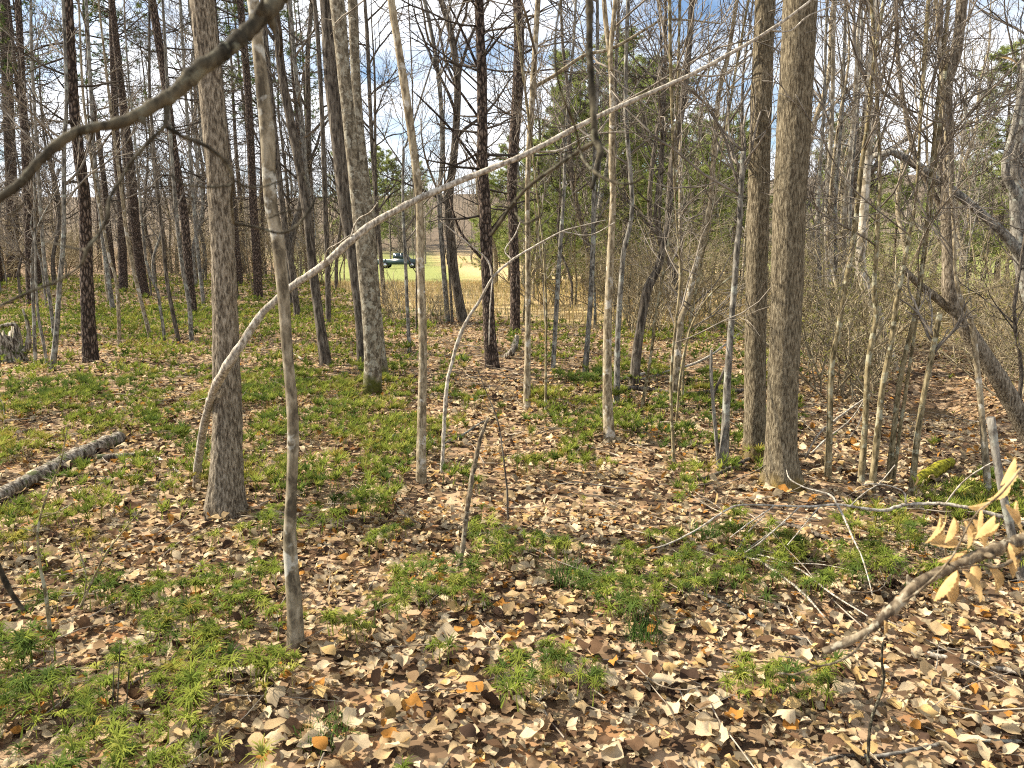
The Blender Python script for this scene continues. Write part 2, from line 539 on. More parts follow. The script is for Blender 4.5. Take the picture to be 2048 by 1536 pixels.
def lawn_mask(x, y):
    x = np.asarray(x, float); y = np.asarray(y, float)
    w = 6 * (n2(x, y, 0.12, 8) - 0.5)
    a = S(44, 50, y + w) * S(-60, -45, x) * S(2, -3, x + 0.15 * (y - 45) + w)
    r = S(26, 34, y + w) * S(8, 14, x - 0.25 * (y - 26))
    return np.maximum(a, r)

def build_ground():
    nx, ny = 230, 230
    u = np.linspace(-1, 1, nx)
    xs = 2500 * np.sinh(8.0 * u) / math.sinh(8.0)
    v = np.linspace(-0.42, 1, ny)
    ys = 8 + 3200 * np.sinh(8.2 * v) / math.sinh(8.2)
    X, Y = np.meshgrid(xs, ys, indexing='ij')
    Z = height(X, Y)
    verts = np.stack([X, Y, Z], -1).reshape(-1, 3)
    i = np.arange(nx - 1)[:, None] * ny + np.arange(ny - 1)[None, :]
    quads = np.stack([i, i + ny, i + ny + 1, i + 1], -1).reshape(-1, 4)
    fm = field_mask(X, Y); lm = lawn_mask(X, Y)
    wood = S(135, 165, Y)
    col = np.stack([fm, lm * fm, wood, np.ones_like(fm)], -1)
    mb = MB(); mb.add(verts, quads, None, col)
    g = mb.build('ground', ground_material())
    tag(g, kind='structure')
    return g

ground = build_ground()

# ------------------------------------------------------------------ creek pool
def build_water():
    m, n, l, out = new_mat('creek_water')
    b = n.new('ShaderNodeBsdfPrincipled')
    b.inputs['Base Color'].default_value = (0.035, 0.028, 0.018, 1)
    b.inputs['Roughness'].default_value = 0.06
    b.inputs['IOR'].default_value = 1.33
    b.inputs['Specular IOR Level'].default_value = 0.6
    tc = n.new('ShaderNodeTexCoord'); nz = n.new('ShaderNodeTexNoise'); nz.inputs['Scale'].default_value = 9
    l.new(tc.outputs['Object'], nz.inputs['Vector'])
    bp = n.new('ShaderNodeBump'); bp.inputs['Strength'].default_value = 0.12; bp.inputs['Distance'].default_value = 0.02
    l.new(nz.outputs['Fac'], bp.inputs['Height']); l.new(bp.outputs[0], b.inputs['Normal'])
    l.new(b.outputs[0], out.inputs['Surface'])
    ys = np.linspace(8.9, 12.0, 14)
    lo = min(float(height(creek_x(y), y)) for y in (9.5, 10, 10.5))
    z = lo + 0.17
    L = np.stack([creek_x(ys) - 0.6, ys, np.full_like(ys, z)], -1)
    R = np.stack([creek_x(ys) + 0.6, ys, np.full_like(ys, z)], -1)
    verts = np.concatenate([L, R])
    k = np.arange(13)
    mb = MB(); mb.add(verts, np.stack([k, k + 14, k + 15, k + 1], -1))
    w = mb.build('creek_water', m)
    tag(w, kind='structure')
build_water()

# ------------------------------------------------------------------ trees
def trunk_mesh(mb, pts, sides, zcut, fine, disp='plain', amp=0.0, flare=0.0, seed=0):
    """pts (K,4) x,y,z,r local to the tree's base"""
    L = float(np.sum(np.linalg.norm(np.diff(pts[:, :3], axis=0), axis=1)))
    c = catmull(pts, max(12, int(L / fine)))
    keep = np.zeros(len(c), bool)
    keep[c[:, 2] <= zcut] = True
    stepc = max(1, int(0.45 / fine))
    keep[::stepc] = True; keep[-1] = True; keep[0] = True
    c = c[keep]
    P, R = c[:, :3], np.maximum(c[:, 3], 0.002)
    T = norm(np.gradient(P, axis=0))
    U = norm(np.cross(T, np.array([[0.0, 1.0, 0.0]]))); V = np.cross(T, U)
    a = np.arange(sides) / sides * 2 * math.pi
    ring = U[:, None, :] * np.cos(a)[None, :, None] + V[:, None, :] * np.sin(a)[None, :, None]
    rr = R[:, None] * np.ones((1, sides))
    z = P[:, 2][:, None] * np.ones((1, sides))
    if flare > 0:
        lob = 0.75 + 0.5 * np.cos(a * 3 + seed)[None, :] * 0.5 + 0.25 * np.cos(a * 5 + seed * 2)[None, :]
        rr = rr * (1 + flare * np.exp(-np.maximum(z, 0) / 0.17) * lob)
    if disp != 'plain' and amp > 0:
        q = np.stack([np.cos(a)[None, :] * R[:, None], np.sin(a)[None, :] * R[:, None], z], -1) + seed * 3.1
        if disp == 'furrow':
            f1 = np.abs(vnoise(q * np.array([38, 38, 6.0]), seed) - 0.5) * 2
            f2 = np.abs(vnoise(q * np.array([75, 75, 14.0]), seed + 1) - 0.5) * 2
            d = (f1 * 0.65 + f2 * 0.35) - 0.45
        elif disp == 'flake':
            f1 = vnoise(q * np.array([55, 55, 12.0]), seed)
            f2 = vnoise(q * np.array([110, 110, 30.0]), seed + 1)
            d = np.where(f1 > 0.5, 0.5, -0.3) * 0.7 + f2 * 0.7 - 0.4
        elif disp == 'plate':
            f1 = np.abs(vnoise(q * np.array([26, 26, 9.0]), seed) - 0.5) * 2
            f2 = vnoise(q * np.array([90, 90, 40.0]), seed + 1)
            d = np.minimum(f1 * 2.2, 0.8) + f2 * 0.3 - 0.7
        else:
            d = vnoise(q * np.array([12, 12, 5.0]), seed) + 0.4 * vnoise(q * np.array([40, 40, 20.0]), seed + 1) - 0.7
        rr = rr + amp * d
    verts = P[:, None, :] + ring * rr[:, :, None]
    N = len(P)
    i = np.arange(N - 1)[:, None] * sides
    k = np.arange(sides)[None, :]; k2 = (k + 1) % sides
    quads = np.stack([i + k, i + k2, i + sides + k2, i + sides + k], -1).reshape(-1, 4)
    e = (N - 1) * sides
    tris = np.array([[e, e + j, e + j + 1] for j in range(1, sides - 1)])
    mb.add(verts, quads, tris)
    return c

def along(c, zs):
    o = np.argsort(c[:, 2])
    cz = c[o]
    return np.stack([np.interp(zs, cz[:, 2], cz[:, d]) for d in range(4)], -1)

def radial(n, elev0, elev1, r_):
    az = r_.uniform(0, 2 * math.pi, n); el = r_.uniform(elev0, elev1, n)
    return np.stack([np.cos(az) * np.cos(el), np.sin(az) * np.cos(el), np.sin(el)], -1)

def taper(r0, n, tip):
    t = np.linspace(0, 1, n)[None, :]
    return r0[:, None] * (1 - t) ** 0.8 + tip * t ** 0.5

def decid_crown(mb, c, h0, h1, n1, len1, r_, levels=3, per2=6, per3=5, up=0.06, wig=0.14, tipr=0.004, elev=(0.35, 1.05)):
    zs = h0 + (h1 - h0) * np.sort(r_.uniform(0, 1, n1)) ** 0.9
    s = along(c, zs)
    d = radial(n1, elev[0], elev[1], r_)
    ln = len1 * r_.uniform(0.55, 1.25, n1) * (1.1 - 0.55 * (zs - h0) / max(h1 - h0, 0.1))
    r0 = np.minimum(s[:, 3] * r_.uniform(0.32, 0.6, n1), 0.014 * ln + 0.006)
    P1 = grow(s[:, :3], d, ln, 9, wig, up, r_)
    R1 = taper(r0, 9, tipr)
    tubes(mb, P1, R1, 5)
    if levels > 1:
        st, dr, L, rr = children(P1, R1, per2, 0.15, 0.95, 0.4, 1.0, 0.35, 0.65, r_)
        P2 = grow(st, dr, L, 6, wig * 1.2, up * 0.8, r_)
        R2 = taper(np.maximum(rr * 0.55, tipr), 6, tipr * 0.8)
        tubes(mb, P2, R2, 3)
        if levels > 2:
            st, dr, L, rr = children(P2, R2, per3, 0.15, 1.0, 0.4, 1.0, 0.4, 0.8, r_)
            P3 = grow(st, dr, L, 4, wig * 1.3, up * 0.6, r_)
            R3 = taper(np.maximum(rr * 0.6, tipr * 0.85), 4, tipr * 0.6)
            tubes(mb, P3, R3, 3)

def needle_tufts(mb, C, size, blades, r_, cols):
    n = len(C)
    d = norm(r_.normal(0, 1, (n, blades, 3)) + np.array([0, 0, 0.25]))
    sd = norm(np.cross(d, r_.normal(0, 1, (n, blades, 3))))
    ln = size * r_.uniform(0.6, 1.2, (n, blades, 1))
    w = ln * 0.075
    a = C[:, None, :] - sd * w; b = C[:, None, :] + sd * w; t = C[:, None, :] + d * ln
    verts = np.stack([a, b, t], 2).reshape(-1, 3)
    tr = np.arange(n * blades * 3).reshape(-1, 3)
    cc = np.array(cols)[r_.integers(0, len(cols), n)] * r_.uniform(0.7, 1.25, (n, 1))
    cc = np.concatenate([cc, np.ones((n, 1))], 1)
    mb.add(verts, None, tr, np.repeat(cc, blades * 3, axis=0))

PINE_COLS = [(0.07, 0.12, 0.03), (0.10, 0.15, 0.04), (0.06, 0.10, 0.035), (0.13, 0.16, 0.045)]

def pine_crown(mb, nb, c, h0, hn, h1, r_, ndead=40, nlive=34, tipr=0.005, live_len=2.4, per_t=9, tuft=0.20):
    zs = h0 + (hn + 2 - h0) * r_.uniform(0, 1, ndead)
    s = along(c, zs)
    d = radial(ndead, -0.25, 0.35, r_)
    ln = r_.uniform(0.5, 2.3, ndead) * (0.6 + 0.5 * (zs - h0) / (hn - h0 + 1))
    P1 = grow(s[:, :3], d, ln, 7, 0.10, 0.02, r_)
    R1 = taper(np.minimum(s[:, 3] * 0.22, 0.018), 7, tipr)
    tubes(mb, P1, R1, 4)
    st, dr, L, rr = children(P1, R1, 6, 0.25, 1.0, 0.5, 1.1, 0.2, 0.5, r_)
    P2 = grow(st, dr, L, 4, 0.16, 0.01, r_)
    tubes(mb, P2, taper(np.maximum(rr * 0.6, tipr), 4, tipr * 0.7), 3)
    zs = hn + (h1 - hn) * r_.uniform(0, 1, nlive) ** 0.9
    s = along(c, zs)
    d = radial(nlive, 0.0, 0.55, r_)
    ln = live_len * r_.uniform(0.6, 1.15, nlive) * (1.1 - 0.75 * (zs - hn) / (h1 - hn))
    P1 = grow(s[:, :3], d, ln, 6, 0.10, 0.03, r_)
    R1 = taper(np.minimum(s[:, 3] * 0.4, 0.03), 6, tipr)
    tubes(mb, P1, R1, 4)
    st, dr, L, rr = children(P1, R1, 5, 0.3, 1.0, 0.4, 1.0, 0.25, 0.5, r_)
    P2 = grow(st, dr, L, 4, 0.14, 0.04, r_)
    tubes(mb, P2, taper(np.maximum(rr * 0.5, tipr), 4, tipr * 0.7), 3)
    k = max(1, per_t // 3)
    t = r_.uniform(0.35, 1.0, (len(P2), k)); x = t * 3; i = np.minimum(x.astype(int), 2); f = (x - i)[..., None]
    bi = np.arange(len(P2))[:, None]
    C = (P2[bi, i] * (1 - f) + P2[bi, i + 1] * f).reshape(-1, 3)
    needle_tufts(nb, C, tuft, 8, r_, PINE_COLS)

STYLE = {
    # trunk material, twig material, displacement, amplitude
    'oak': ('bark_oak', 'twig_grey', 'flake', 0.006),
    'poplar': ('bark_poplar', 'twig_grey', 'furrow', 0.009),
    'maple': ('bark_maple', 'twig_grey', 'lump', 0.004),
    'spotted': ('bark_maple_spotted', 'twig_grey', 'lump', 0.008),
    'pine': ('bark_pine', 'twig_dark', 'plate', 0.012),
    'dark': ('bark_dark', 'twig_dark', 'furrow', 0.008),
    'pale': ('bark_pale', 'twig_grey', 'lump', 0.004),
    'grey': ('bark_grey', 'twig_grey', 'lump', 0.004),
    'sapling': ('bark_sapling', 'twig_grey', 'lump', 0.003),
    'sycamore': ('bark_sycamore', 'twig_grey', 'lump', 0.008),
}

def photo_tree(name, label, style, pts, H=None, crown=None, seed=0, Y=None, flare=None, group=None, stems=(), cat='tree'):
    """pts: (px, py, width_px) from the foot upward; the tree stands where its foot meets the ground"""
    r_ = np.random.default_rng(1000 + seed)
    px, py, w = pts[0]
    base = ground_pt(px, py)
    r0 = 0.5 * w * scale_at(base)
    Yb = (base[1] + r0 * 0.9) if Y is None else Y
    bx = at_depth(px, py, Yb)
    gz = float(height(bx[0], Yb))
    root_loc = np.array([bx[0], Yb, gz])
    rows = []
    lean = r_.normal(0, 0.02)
    for k, (qx, qy, qw) in enumerate(pts):
        Yk = Yb
        p = at_depth(qx, qy, Yk)
        if k > 0:
            Yk = Yb + lean * (p[2] - gz); p = at_depth(qx, qy, Yk)
        else:
            p[2] = gz
        rows.append([*(p - root_loc), 0.5 * qw * scale_at(p)])
    rows = np.array(rows)
    rows = np.vstack([rows[0] + np.array([(rows[0, 0] - rows[1, 0]) * 0.1, 0, -0.15, 0]), rows])
    st = STYLE[style]
    Hh = H or 14.0
    z = rows[-1, 2]
    d = norm(rows[-1, :3] - rows[-2, :3])
    p = rows[-1].copy(); rtop = p[3]; z0 = z
    if H is None or H > z + 0.6:
        ext = []
        while p[2] < Hh:
            d = norm(d * 0.9 + np.array([0, 0, 0.14]) + r_.normal(0, 0.035, 3))
            p = p.copy(); p[:3] += d * 0.9
            p[3] = max(0.012, rtop * (1 - 0.92 * (p[2] - z0) / max(Hh - z0, 0.1)))
            ext.append(p)
        if ext:
            rows = np.vstack([rows, np.array(ext)])
    dist = math.hypot(root_loc[0], root_loc[1])
    root = empty(name, root_loc)
    tag(root, label, cat, group)
    mb = MB()
    wpx = w / 2.0
    if dist < 7 and w > 25:
        sides, fine = (72 if w > 45 else 40), 0.022
    elif dist < 13:
        sides, fine = (20 if w > 15 else 10), 0.06
    else:
        sides, fine = (12 if w > 12 else 7), 0.25
    zcut = 1.6 + dist * 0.34 + 0.4
    fl = flare if flare is not None else (0.22 if w > 16 else 0.1)
    amp = st[3] if dist < 13 else 0
    c = trunk_mesh(mb, rows, sides, zcut, fine, st[2], amp, fl, seed)
    mb.build('trunk', MATS[st[0]], root)
    for sp in stems:        # extra stems that fork from this trunk
        q = []
        for (qx, qy, qw) in sp:
            pp = at_depth(qx, qy, Yb); q.append([*(pp - root_loc), 0.5 * qw * scale_at(pp)])
        q = np.array(q)
        q[0, 3] *= 0.95
        sb = MB()
        trunk_mesh(sb, q, max(8, sides // 2), 99, max(fine, 0.05), st[2], amp * 0.6, 0, seed + 5)
        sb.build('limb', MATS[st[0]], root)
    if crown:
        cb = MB()
        kind = crown.get('kind', 'decid')
        if kind == 'decid':
            decid_crown(cb, c, crown.get('h0', 2.0), min(Hh, c[-1, 2]), crown.get('n', 14), crown.get('len', 2.2), r_, crown.get('levels', 3), crown.get('per2', 6), crown.get('per3', 5), tipr=crown.get('tip', 0.004), elev=crown.get('elev', (0.35, 1.05)), up=crown.get('up', 0.06), wig=crown.get('wig', 0.14))
            cb.build('crown', MATS[st[1]], root)
        else:
            nb = MB()
            pine_crown(cb, nb, c, crown.get('h0', 2.5), crown.get('hn', 8.0), min(Hh, c[-1, 2]), r_, crown.get('nd', 46), crown.get('nl', 36))
            cb.build('crown', MATS[st[1]], root)
            nb.build('needles', MATS['needles'], root, smooth=False)
    return root

NEAR = dict(h0=4.0, n=12, len=3.0, levels=2, per2=4)
MID = dict(h0=1.6, n=18, len=2.0)
SAP = dict(h0=1.0, n=12, len=0.9, per2=4, per3=3, tip=0.0025)
FARD = dict(h0=2.5, n=20, len=2.8)
PINE = dict(kind='pine')

T = photo_tree
# --- the big trunks near the camera
T('oak_tree', 'stout oak with flaky tan-grey bark, leaned on by a long fallen pole', 'oak',
  [(450, 1037, 66), (452, 950, 60), (455, 850, 56), (452, 700, 51), (446, 500, 46), (433, 300, 46), (404, 0, 46)], 17, NEAR, 1, flare=0.42)
T('maple_tree', 'slim maple with green-grey bark and white lichen patches, nearest to the camera', 'maple',
  [(592, 1305, 32), (588, 1200, 29), (580, 1090, 27), (583, 980, 22), (586, 850, 23), (575, 700, 22), (558, 500, 26), (541, 400, 25), (534, 260, 28), (517, 100, 25), (506, 0, 24)], 9, dict(h0=3.6, n=10, len=2.0, levels=2), 2, flare=0.12)
T('poplar_tree', 'widest trunk in the scene, furrowed grey-brown bark, front one of the double trunk', 'poplar',
  [(1560, 982, 72), (1562, 900, 60), (1566, 760, 59), (1573, 600, 61), (1578, 433, 64), (1585, 300, 65), (1596, 100, 66), (1601, 0, 66)], 20, NEAR, 3, flare=0.42)
T('poplar_tree', 'tall furrowed trunk half hidden behind the left edge of the widest trunk', 'poplar',
  [(1508, 925, 44), (1510, 800, 42), (1512, 600, 42), (1517, 400, 43), (1521, 250, 42), (1530, 0, 40)], 20, NEAR, 4, flare=0.15)
T('maple_tree', 'mottled grey maple trunk with pale lit left side beside a moss tuft', 'spotted',
  [(745, 790, 34), (744, 680, 34), (732, 540, 32), (716, 400, 28), (708, 333, 27), (690, 167, 26), (674, 0, 30)], 15, dict(h0=3.8, n=16, len=2.6), 5, flare=0.18)
T('oak_tree', 'brown furrowed trunk touching the left side of the mottled grey maple', 'dark',
  [(724, 742, 17), (718, 633, 18), (703, 500, 22), (688, 400, 25), (682, 333, 27), (664, 167, 29), (650, 0, 22)], 15, dict(h0=4, n=14, len=2.6), 6)
T('maple_tree', 'dark blotched trunk close behind the right side of the mottled grey maple', 'spotted',
  [(768, 766, 22), (760, 690, 20), (752, 600, 18), (744, 500, 19), (735, 400, 20), (722, 300, 21), (712, 167, 19), (705, 0, 20)], 14, dict(h0=4, n=14, len=2.4), 7)
T('beech_tree', 'straight pale tan trunk, thin and knobbly, left of the leaning white sapling', 'pale',
  [(842, 968, 20), (843, 880, 18), (846, 700, 17), (841, 530, 16), (838, 400, 15), (827, 300, 16), (813, 200, 17), (798, 100, 15), (782, 0, 15)], 10, dict(h0=2.8, n=12, len=1.6), 8)
T('maple_tree', 'pale smooth trunk with dark mossy foot in the middle right, forking near the top', 'pale',
  [(1219, 889, 22), (1215, 800, 19), (1215, 667, 17), (1220, 533, 15), (1226, 400, 13), (1224, 333, 14), (1224, 200, 11), (1220, 120, 10), (1208, 0, 9)], 11, dict(h0=2.4, n=14, len=1.8), 9,
  stems=[[(1222, 140, 10), (1222, 90, 9), (1231, 0, 9), (1240, -160, 7)]])
T('pine_tree', 'dark plated pine trunk standing alone at mid left among green clubmoss', 'pine',
  [(182, 726, 28), (177, 650, 27), (173, 550, 24), (169, 400, 22), (157, 300, 21), (147, 200, 19), (137, 0, 17)], 19, dict(kind='pine', h0=2.4, hn=8.5), 10)
T('pine_tree', 'dark reddish pine trunk in the centre beside the curled log', 'pine',
  [(985, 738, 27), (979, 667, 25), (974, 533, 24), (969, 400, 25), (965, 333, 22), (964, 167, 20), (958, 0, 18)], 18, dict(kind='pine', h0=2.0, hn=7.0, nd=60), 11,
  stems=[[(960, 335, 6), (905, 262, 5), (850, 205, 4), (826, 182, 2)], [(960, 240, 6), (925, 190, 5), (893, 150, 4), (868, 95, 2)], [(970, 525, 7), (925, 470, 5), (905, 420, 4), (893, 360, 2)], [(962, 150, 6), (930, 75, 5), (898, 10, 3)], [(974, 470, 6), (1010, 425, 4), (1042, 392, 2)], [(964, 120, 5), (1010, 60, 4), (1060, 20, 3)], [(966, 300, 5), (905, 330, 4), (860, 300, 2)]])
T('pine_tree', 'rough dark pine trunk just behind the curled log, right of the other centre pine', 'pine',
  [(1030, 668, 19), (1030, 560, 20), (1026, 450, 19), (1024, 350, 20), (1034, 200, 22), (1038, 100, 21), (1036, 0, 20)], 17, dict(kind='pine', h0=2.0, hn=7.5, nd=50), 12)
T('maple_tree', 'dark straight trunk with bare mossy foot between the oak and the mottled maple', 'dark',
  [(652, 731, 23), (638, 633, 19), (625, 533, 18), (615, 433, 19), (599, 333, 18), (579, 233, 18), (562, 133, 17), (549, 10, 17)], 15, MID | dict(h0=3.5), 13)
# --- centre group in front of the tan field
T('ash_tree', 'thick dark trunk leaning left in front of the tan field', 'dark',
  [(926, 645, 20), (912, 567, 18), (904, 500, 18), (898, 400, 17), (909, 300, 15), (915, 167, 14), (902, 67, 13), (882, 0, 12)], 13, dict(h0=2.4, n=22, len=3.0), 14)
T('ash_tree', 'slimmer grey trunk at the left of the clump before the tan field', 'grey',
  [(896, 646, 11), (887, 533, 10), (879, 400, 10), (885, 300, 9), (879, 167, 9), (862, 60, 8), (849, 0, 8)], 12, dict(h0=2.2, n=18, len=2.6), 15)
T('ash_sapling', 'thin dark pole between the two trunks before the tan field', 'dark', [(905, 647, 6), (900, 560, 5), (894, 460, 5), (890, 380, 4)], 5, SAP, 16)
T('grey_sapling', 'thin grey sapling rooted on the shaded leaf slope left of the straight tan trunk', 'grey',
  [(819, 706, 8), (814, 600, 7), (810, 500, 7), (806, 420, 6), (807, 300, 5), (812, 290, 4)], 6.5, dict(h0=1.4, n=14, len=1.4, tip=0.003), 17)
T('grey_sapling', 'slender pole showing dark against the straight tan trunk', 'dark', [(833, 668, 4), (833, 560, 4), (832, 450, 4), (826, 330, 4)], 6, SAP, 18)
T('beech_sapling', 'pale straight sapling right of the centre pines, foot in leaf litter', 'pale',
  [(1054, 821, 15), (1055, 700, 12), (1056, 560, 11), (1055, 400, 10), (1058, 300, 11), (1066, 167, 12), (1072, 67, 11), (1076, 0, 11)], 10, dict(h0=2.3, n=12, len=1.7), 19,
  stems=[[(1065, 176, 8), (1110, 150, 7), (1170, 110, 6), (1224, 97, 6), (1300, 53, 5), (1324, 40, 5), (1374, 40, 4), (1440, 47, 3)]])
T('thin_sapling', 'very thin sapling with a few pale hanging leaves near the straight pale one', 'sapling', [(1091, 834, 6), (1092, 700, 5), (1092, 600, 5), (1087, 500, 4), (1080, 440, 3)], 3.2, SAP | dict(h0=0.7), 20)
T('grey_sapling', 'grey sapling curving right, right of the thin leafy sapling', 'grey', [(1106, 741, 9), (1112, 633, 9), (1117, 550, 9), (1122, 467, 8), (1127, 400, 7), (1133, 250, 6)], 8, dict(h0=1.8, n=12, len=1.6), 21)
T('grey_sapling', 'lichen-grey sapling left of the pale forked maple', 'grey', [(1170, 754, 12), (1176, 667, 10), (1181, 600, 10), (1186, 500, 10), (1187, 433, 9), (1190, 300, 8), (1195, 150, 7)], 9, dict(h0=1.8, n=14, len=1.8), 22)
T('grey_sapling', 'curving grey sapling just behind the right side of the pale forked maple', 'grey', [(1233, 808, 12), (1236, 667, 11), (1242, 567, 10), (1248, 500, 10), (1258, 460, 9), (1264, 400, 9), (1252, 233, 9), (1252, 133, 8), (1256, 0, 8)], 10, dict(h0=2.0, n=14, len=1.8), 23)
T('locust_tree', 'dark crooked trunk leaning right with a black knobbly bend at mid height', 'dark',
  [(1267, 774, 20), (1274, 700, 19), (1287, 617, 18), (1297, 573, 19), (1314, 540, 16), (1327, 493, 15), (1336, 450, 14), (1339, 400, 14), (1344, 333, 15), (1354, 267, 15), (1367, 200, 14), (1377, 100, 13), (1384, 0, 12)], 12, dict(h0=2.6, n=18, len=2.2), 24)
T('thin_sapling', 'thin straight sapling crossing in front of the dark crooked trunk', 'sapling', [(1281, 834, 7), (1301, 717, 6), (1311, 633, 6), (1324, 567, 5), (1337, 483, 5), (1349, 417, 4), (1352, 300, 3)], 5, SAP, 25)
T('maple_tree', 'pale leaning trunk rising from the tangle of stems right of centre', 'pale',
  [(1345, 795, 15), (1354, 720, 14), (1359, 650, 14), (1374, 607, 13), (1387, 550, 13), (1401, 493, 12), (1414, 433, 12), (1421, 400, 11), (1426, 333, 11), (1436, 200, 10), (1456, 110, 9), (1474, 0, 8)], 10, dict(h0=2.2, n=14, len=1.8), 26)
T('thin_sapling', 'thin upright sapling with foot in moss, left of the broken-topped sapling', 'sapling', [(1348, 932, 7), (1344, 850, 6), (1342, 767, 6), (1346, 700, 5), (1357, 600, 5), (1361, 540, 4), (1350, 400, 3)], 3.0, SAP | dict(h0=0.8), 27)
T('maple_sapling', 'grey-brown sapling with a broken top, left of the double trunk', 'grey',
  [(1446, 936, 18), (1452, 830, 15), (1455, 760, 14), (1461, 667, 13), (1469, 567, 12), (1474, 500, 12), (1479, 450, 11), (1481, 400, 11), (1485, 333, 12), (1487, 303, 11)], 2.3, dict(h0=1.9, n=9, len=1.0, per2=4, per3=3, tip=0.003, elev=(0.5, 1.3)), 28)
T('dead_stick', 'short dead stem with a snapped top against the broken-topped sapling', 'grey', [(1437, 936, 8), (1431, 860, 8), (1425, 790, 7), (1422, 740, 7), (1422, 700, 5)], 0.5, None, 29)
T('thin_sapling', 'thin curved pole leaning right in the tangle of stems', 'sapling', [(1352, 850, 5), (1360, 760, 5), (1372, 690, 5), (1388, 640, 5), (1420, 590, 4), (1460, 555, 4), (1492, 530, 3)], 1.0, SAP | dict(h0=0.6, n=5), 30)
T('thin_sapling', 'pair-leaning brown pole behind the tangle of stems', 'sapling', [(1365, 820, 6), (1368, 720, 5), (1385, 620, 5), (1400, 540, 5), (1418, 450, 4), (1440, 330, 4)], 4, SAP, 31)
# --- right side poles and the leaning trees
T('hornbeam_sapling', 'first slender pole right of the double trunk, leaning slightly right', 'sapling',
  [(1655, 962, 14), (1659, 850, 12), (1663, 733, 12), (1676, 667, 11), (1683, 617, 10), (1696, 543, 11), (1706, 483, 10), (1714, 417, 10), (1723, 333, 9), (1738, 220, 8), (1748, 120, 7)], 7, dict(h0=1.7, n=12, len=1.4, tip=0.003), 32)
T('hornbeam_sapling', 'second slender pole right of the double trunk, kinked at head height', 'sapling',
  [(1722, 966, 14), (1730, 850, 12), (1736, 733, 11), (1746, 667, 10), (1753, 627, 10), (1748, 583, 10), (1753, 500, 9), (1756, 430, 8), (1760, 330, 6)], 5, dict(h0=1.5, n=10, len=1.2, tip=0.003), 33)
T('hornbeam_sapling', 'third slender pole right of the double trunk, rising beside the kinked one', 'sapling',
  [(1743, 982, 13), (1757, 850, 12), (1766, 767, 11), (1783, 683, 10), (1793, 600, 11), (1804, 550, 9), (1819, 467, 7), (1829, 417, 6), (1836, 330, 5)], 5, dict(h0=1.5, n=10, len=1.2, tip=0.003), 34)
T('hornbeam_sapling', 'fourth slender pole right of the double trunk, dark and rough', 'sapling',
  [(1776, 968, 12), (1788, 860, 11), (1799, 767, 10), (1813, 700, 9), (1829, 633, 8), (1840, 560, 6), (1850, 470, 5)], 4, dict(h0=1.3, n=9, len=1.0, tip=0.003), 35)
T('hornbeam_sapling', 'thin pole hugging the right side of the fourth slender pole', 'sapling',
  [(1786, 966, 8), (1800, 860, 7), (1812, 780, 7), (1824, 700, 6), (1836, 620, 5)], 3, dict(h0=1.1, n=7, len=0.9, per2=4, per3=3, tip=0.003), 36)
T('hornbeam_sapling', 'slender pole with a snapped top, rising beside the creek pool', 'sapling',
  [(1822, 998, 13), (1834, 880, 12), (1846, 800, 11), (1859, 733, 11), (1869, 683, 11), (1880, 625, 10)], 1.2, dict(h0=0.9, n=5, len=0.6, per2=3, per3=2, tip=0.003), 37)
T('sycamore_tree', 'pale blotchy trunk bent to the left at its foot, beyond the creek', 'sycamore',
  [(1776, 742, 36), (1766, 673, 26), (1749, 617, 24), (1729, 567, 21), (1720, 520, 19), (1726, 467, 19), (1729, 400, 18), (1736, 300, 16), (1739, 167, 15), (1748, 67, 14), (1752, 0, 13)], 13, dict(h0=2.8, n=18, len=2.4), 38, flare=0.25)
T('leaning_tree', 'rough trunk leaning hard to the left with a forked upright stem and broken limb', 'oak',
  [(2120, 985, 44), (2048, 850, 36), (2003, 767, 34), (1953, 690, 32), (1920, 635, 30), (1900, 590, 28), (1898, 500, 26), (1894, 400, 25), (1894, 333, 25), (1893, 233, 24), (1892, 170, 24), (1913, 100, 21), (1924, 0, 20)], 12, dict(h0=3.2, n=12, len=1.8), 39,
  stems=[[(1916, 632, 20), (1869, 592, 16), (1836, 567, 14), (1803, 533, 12)], [(1892, 170, 12), (1880, 110, 10), (1882, 20, 9), (1890, -120, 6)], [(1896, 470, 12), (1880, 415, 11), (1858, 370, 10), (1835, 327, 9), (1812, 230, 9), (1795, 110, 8), (1793, 0, 7)]])
T('pale_sapling', 'smooth pale pole standing before the leaning rough trunk', 'pale',
  [(1978, 1016, 13), (1968, 880, 12), (1955, 740, 11), (1942, 645, 10), (1922, 600, 9), (1910, 540, 7), (1905, 430, 6)], 4, dict(h0=1.6, n=8, len=0.9, per2=4, per3=3, tip=0.003), 40)
T('stub_stick', 'cut-topped dead pole close to the right edge', 'grey', [(2046, 1178, 17), (2022, 1064, 16), (2000, 959, 15), (1989, 890, 15), (1981, 835, 15)], 0.5, None, 41, flare=0.05)
T('willow_tree', 'trunk at the right edge with a fork and dead limb reaching left', 'grey',
  [(2110, 760, 34), (2075, 640, 32), (2044, 520, 30), (2034, 420, 26), (2034, 333, 26), (2046, 200, 24), (2062, 80, 22), (2070, 0, 20)], 12, dict(h0=3.0, n=16, len=2.4), 42,
  stems=[[(2050, 520, 26), (2010, 470, 20), (1960, 425, 18), (1909, 383, 18), (1876, 363, 17), (1829, 327, 18), (1783, 303, 14), (1749, 311, 11)], [(2034, 390, 18), (2010, 340, 16), (2030, 250, 14), (2052, 130, 12)]])
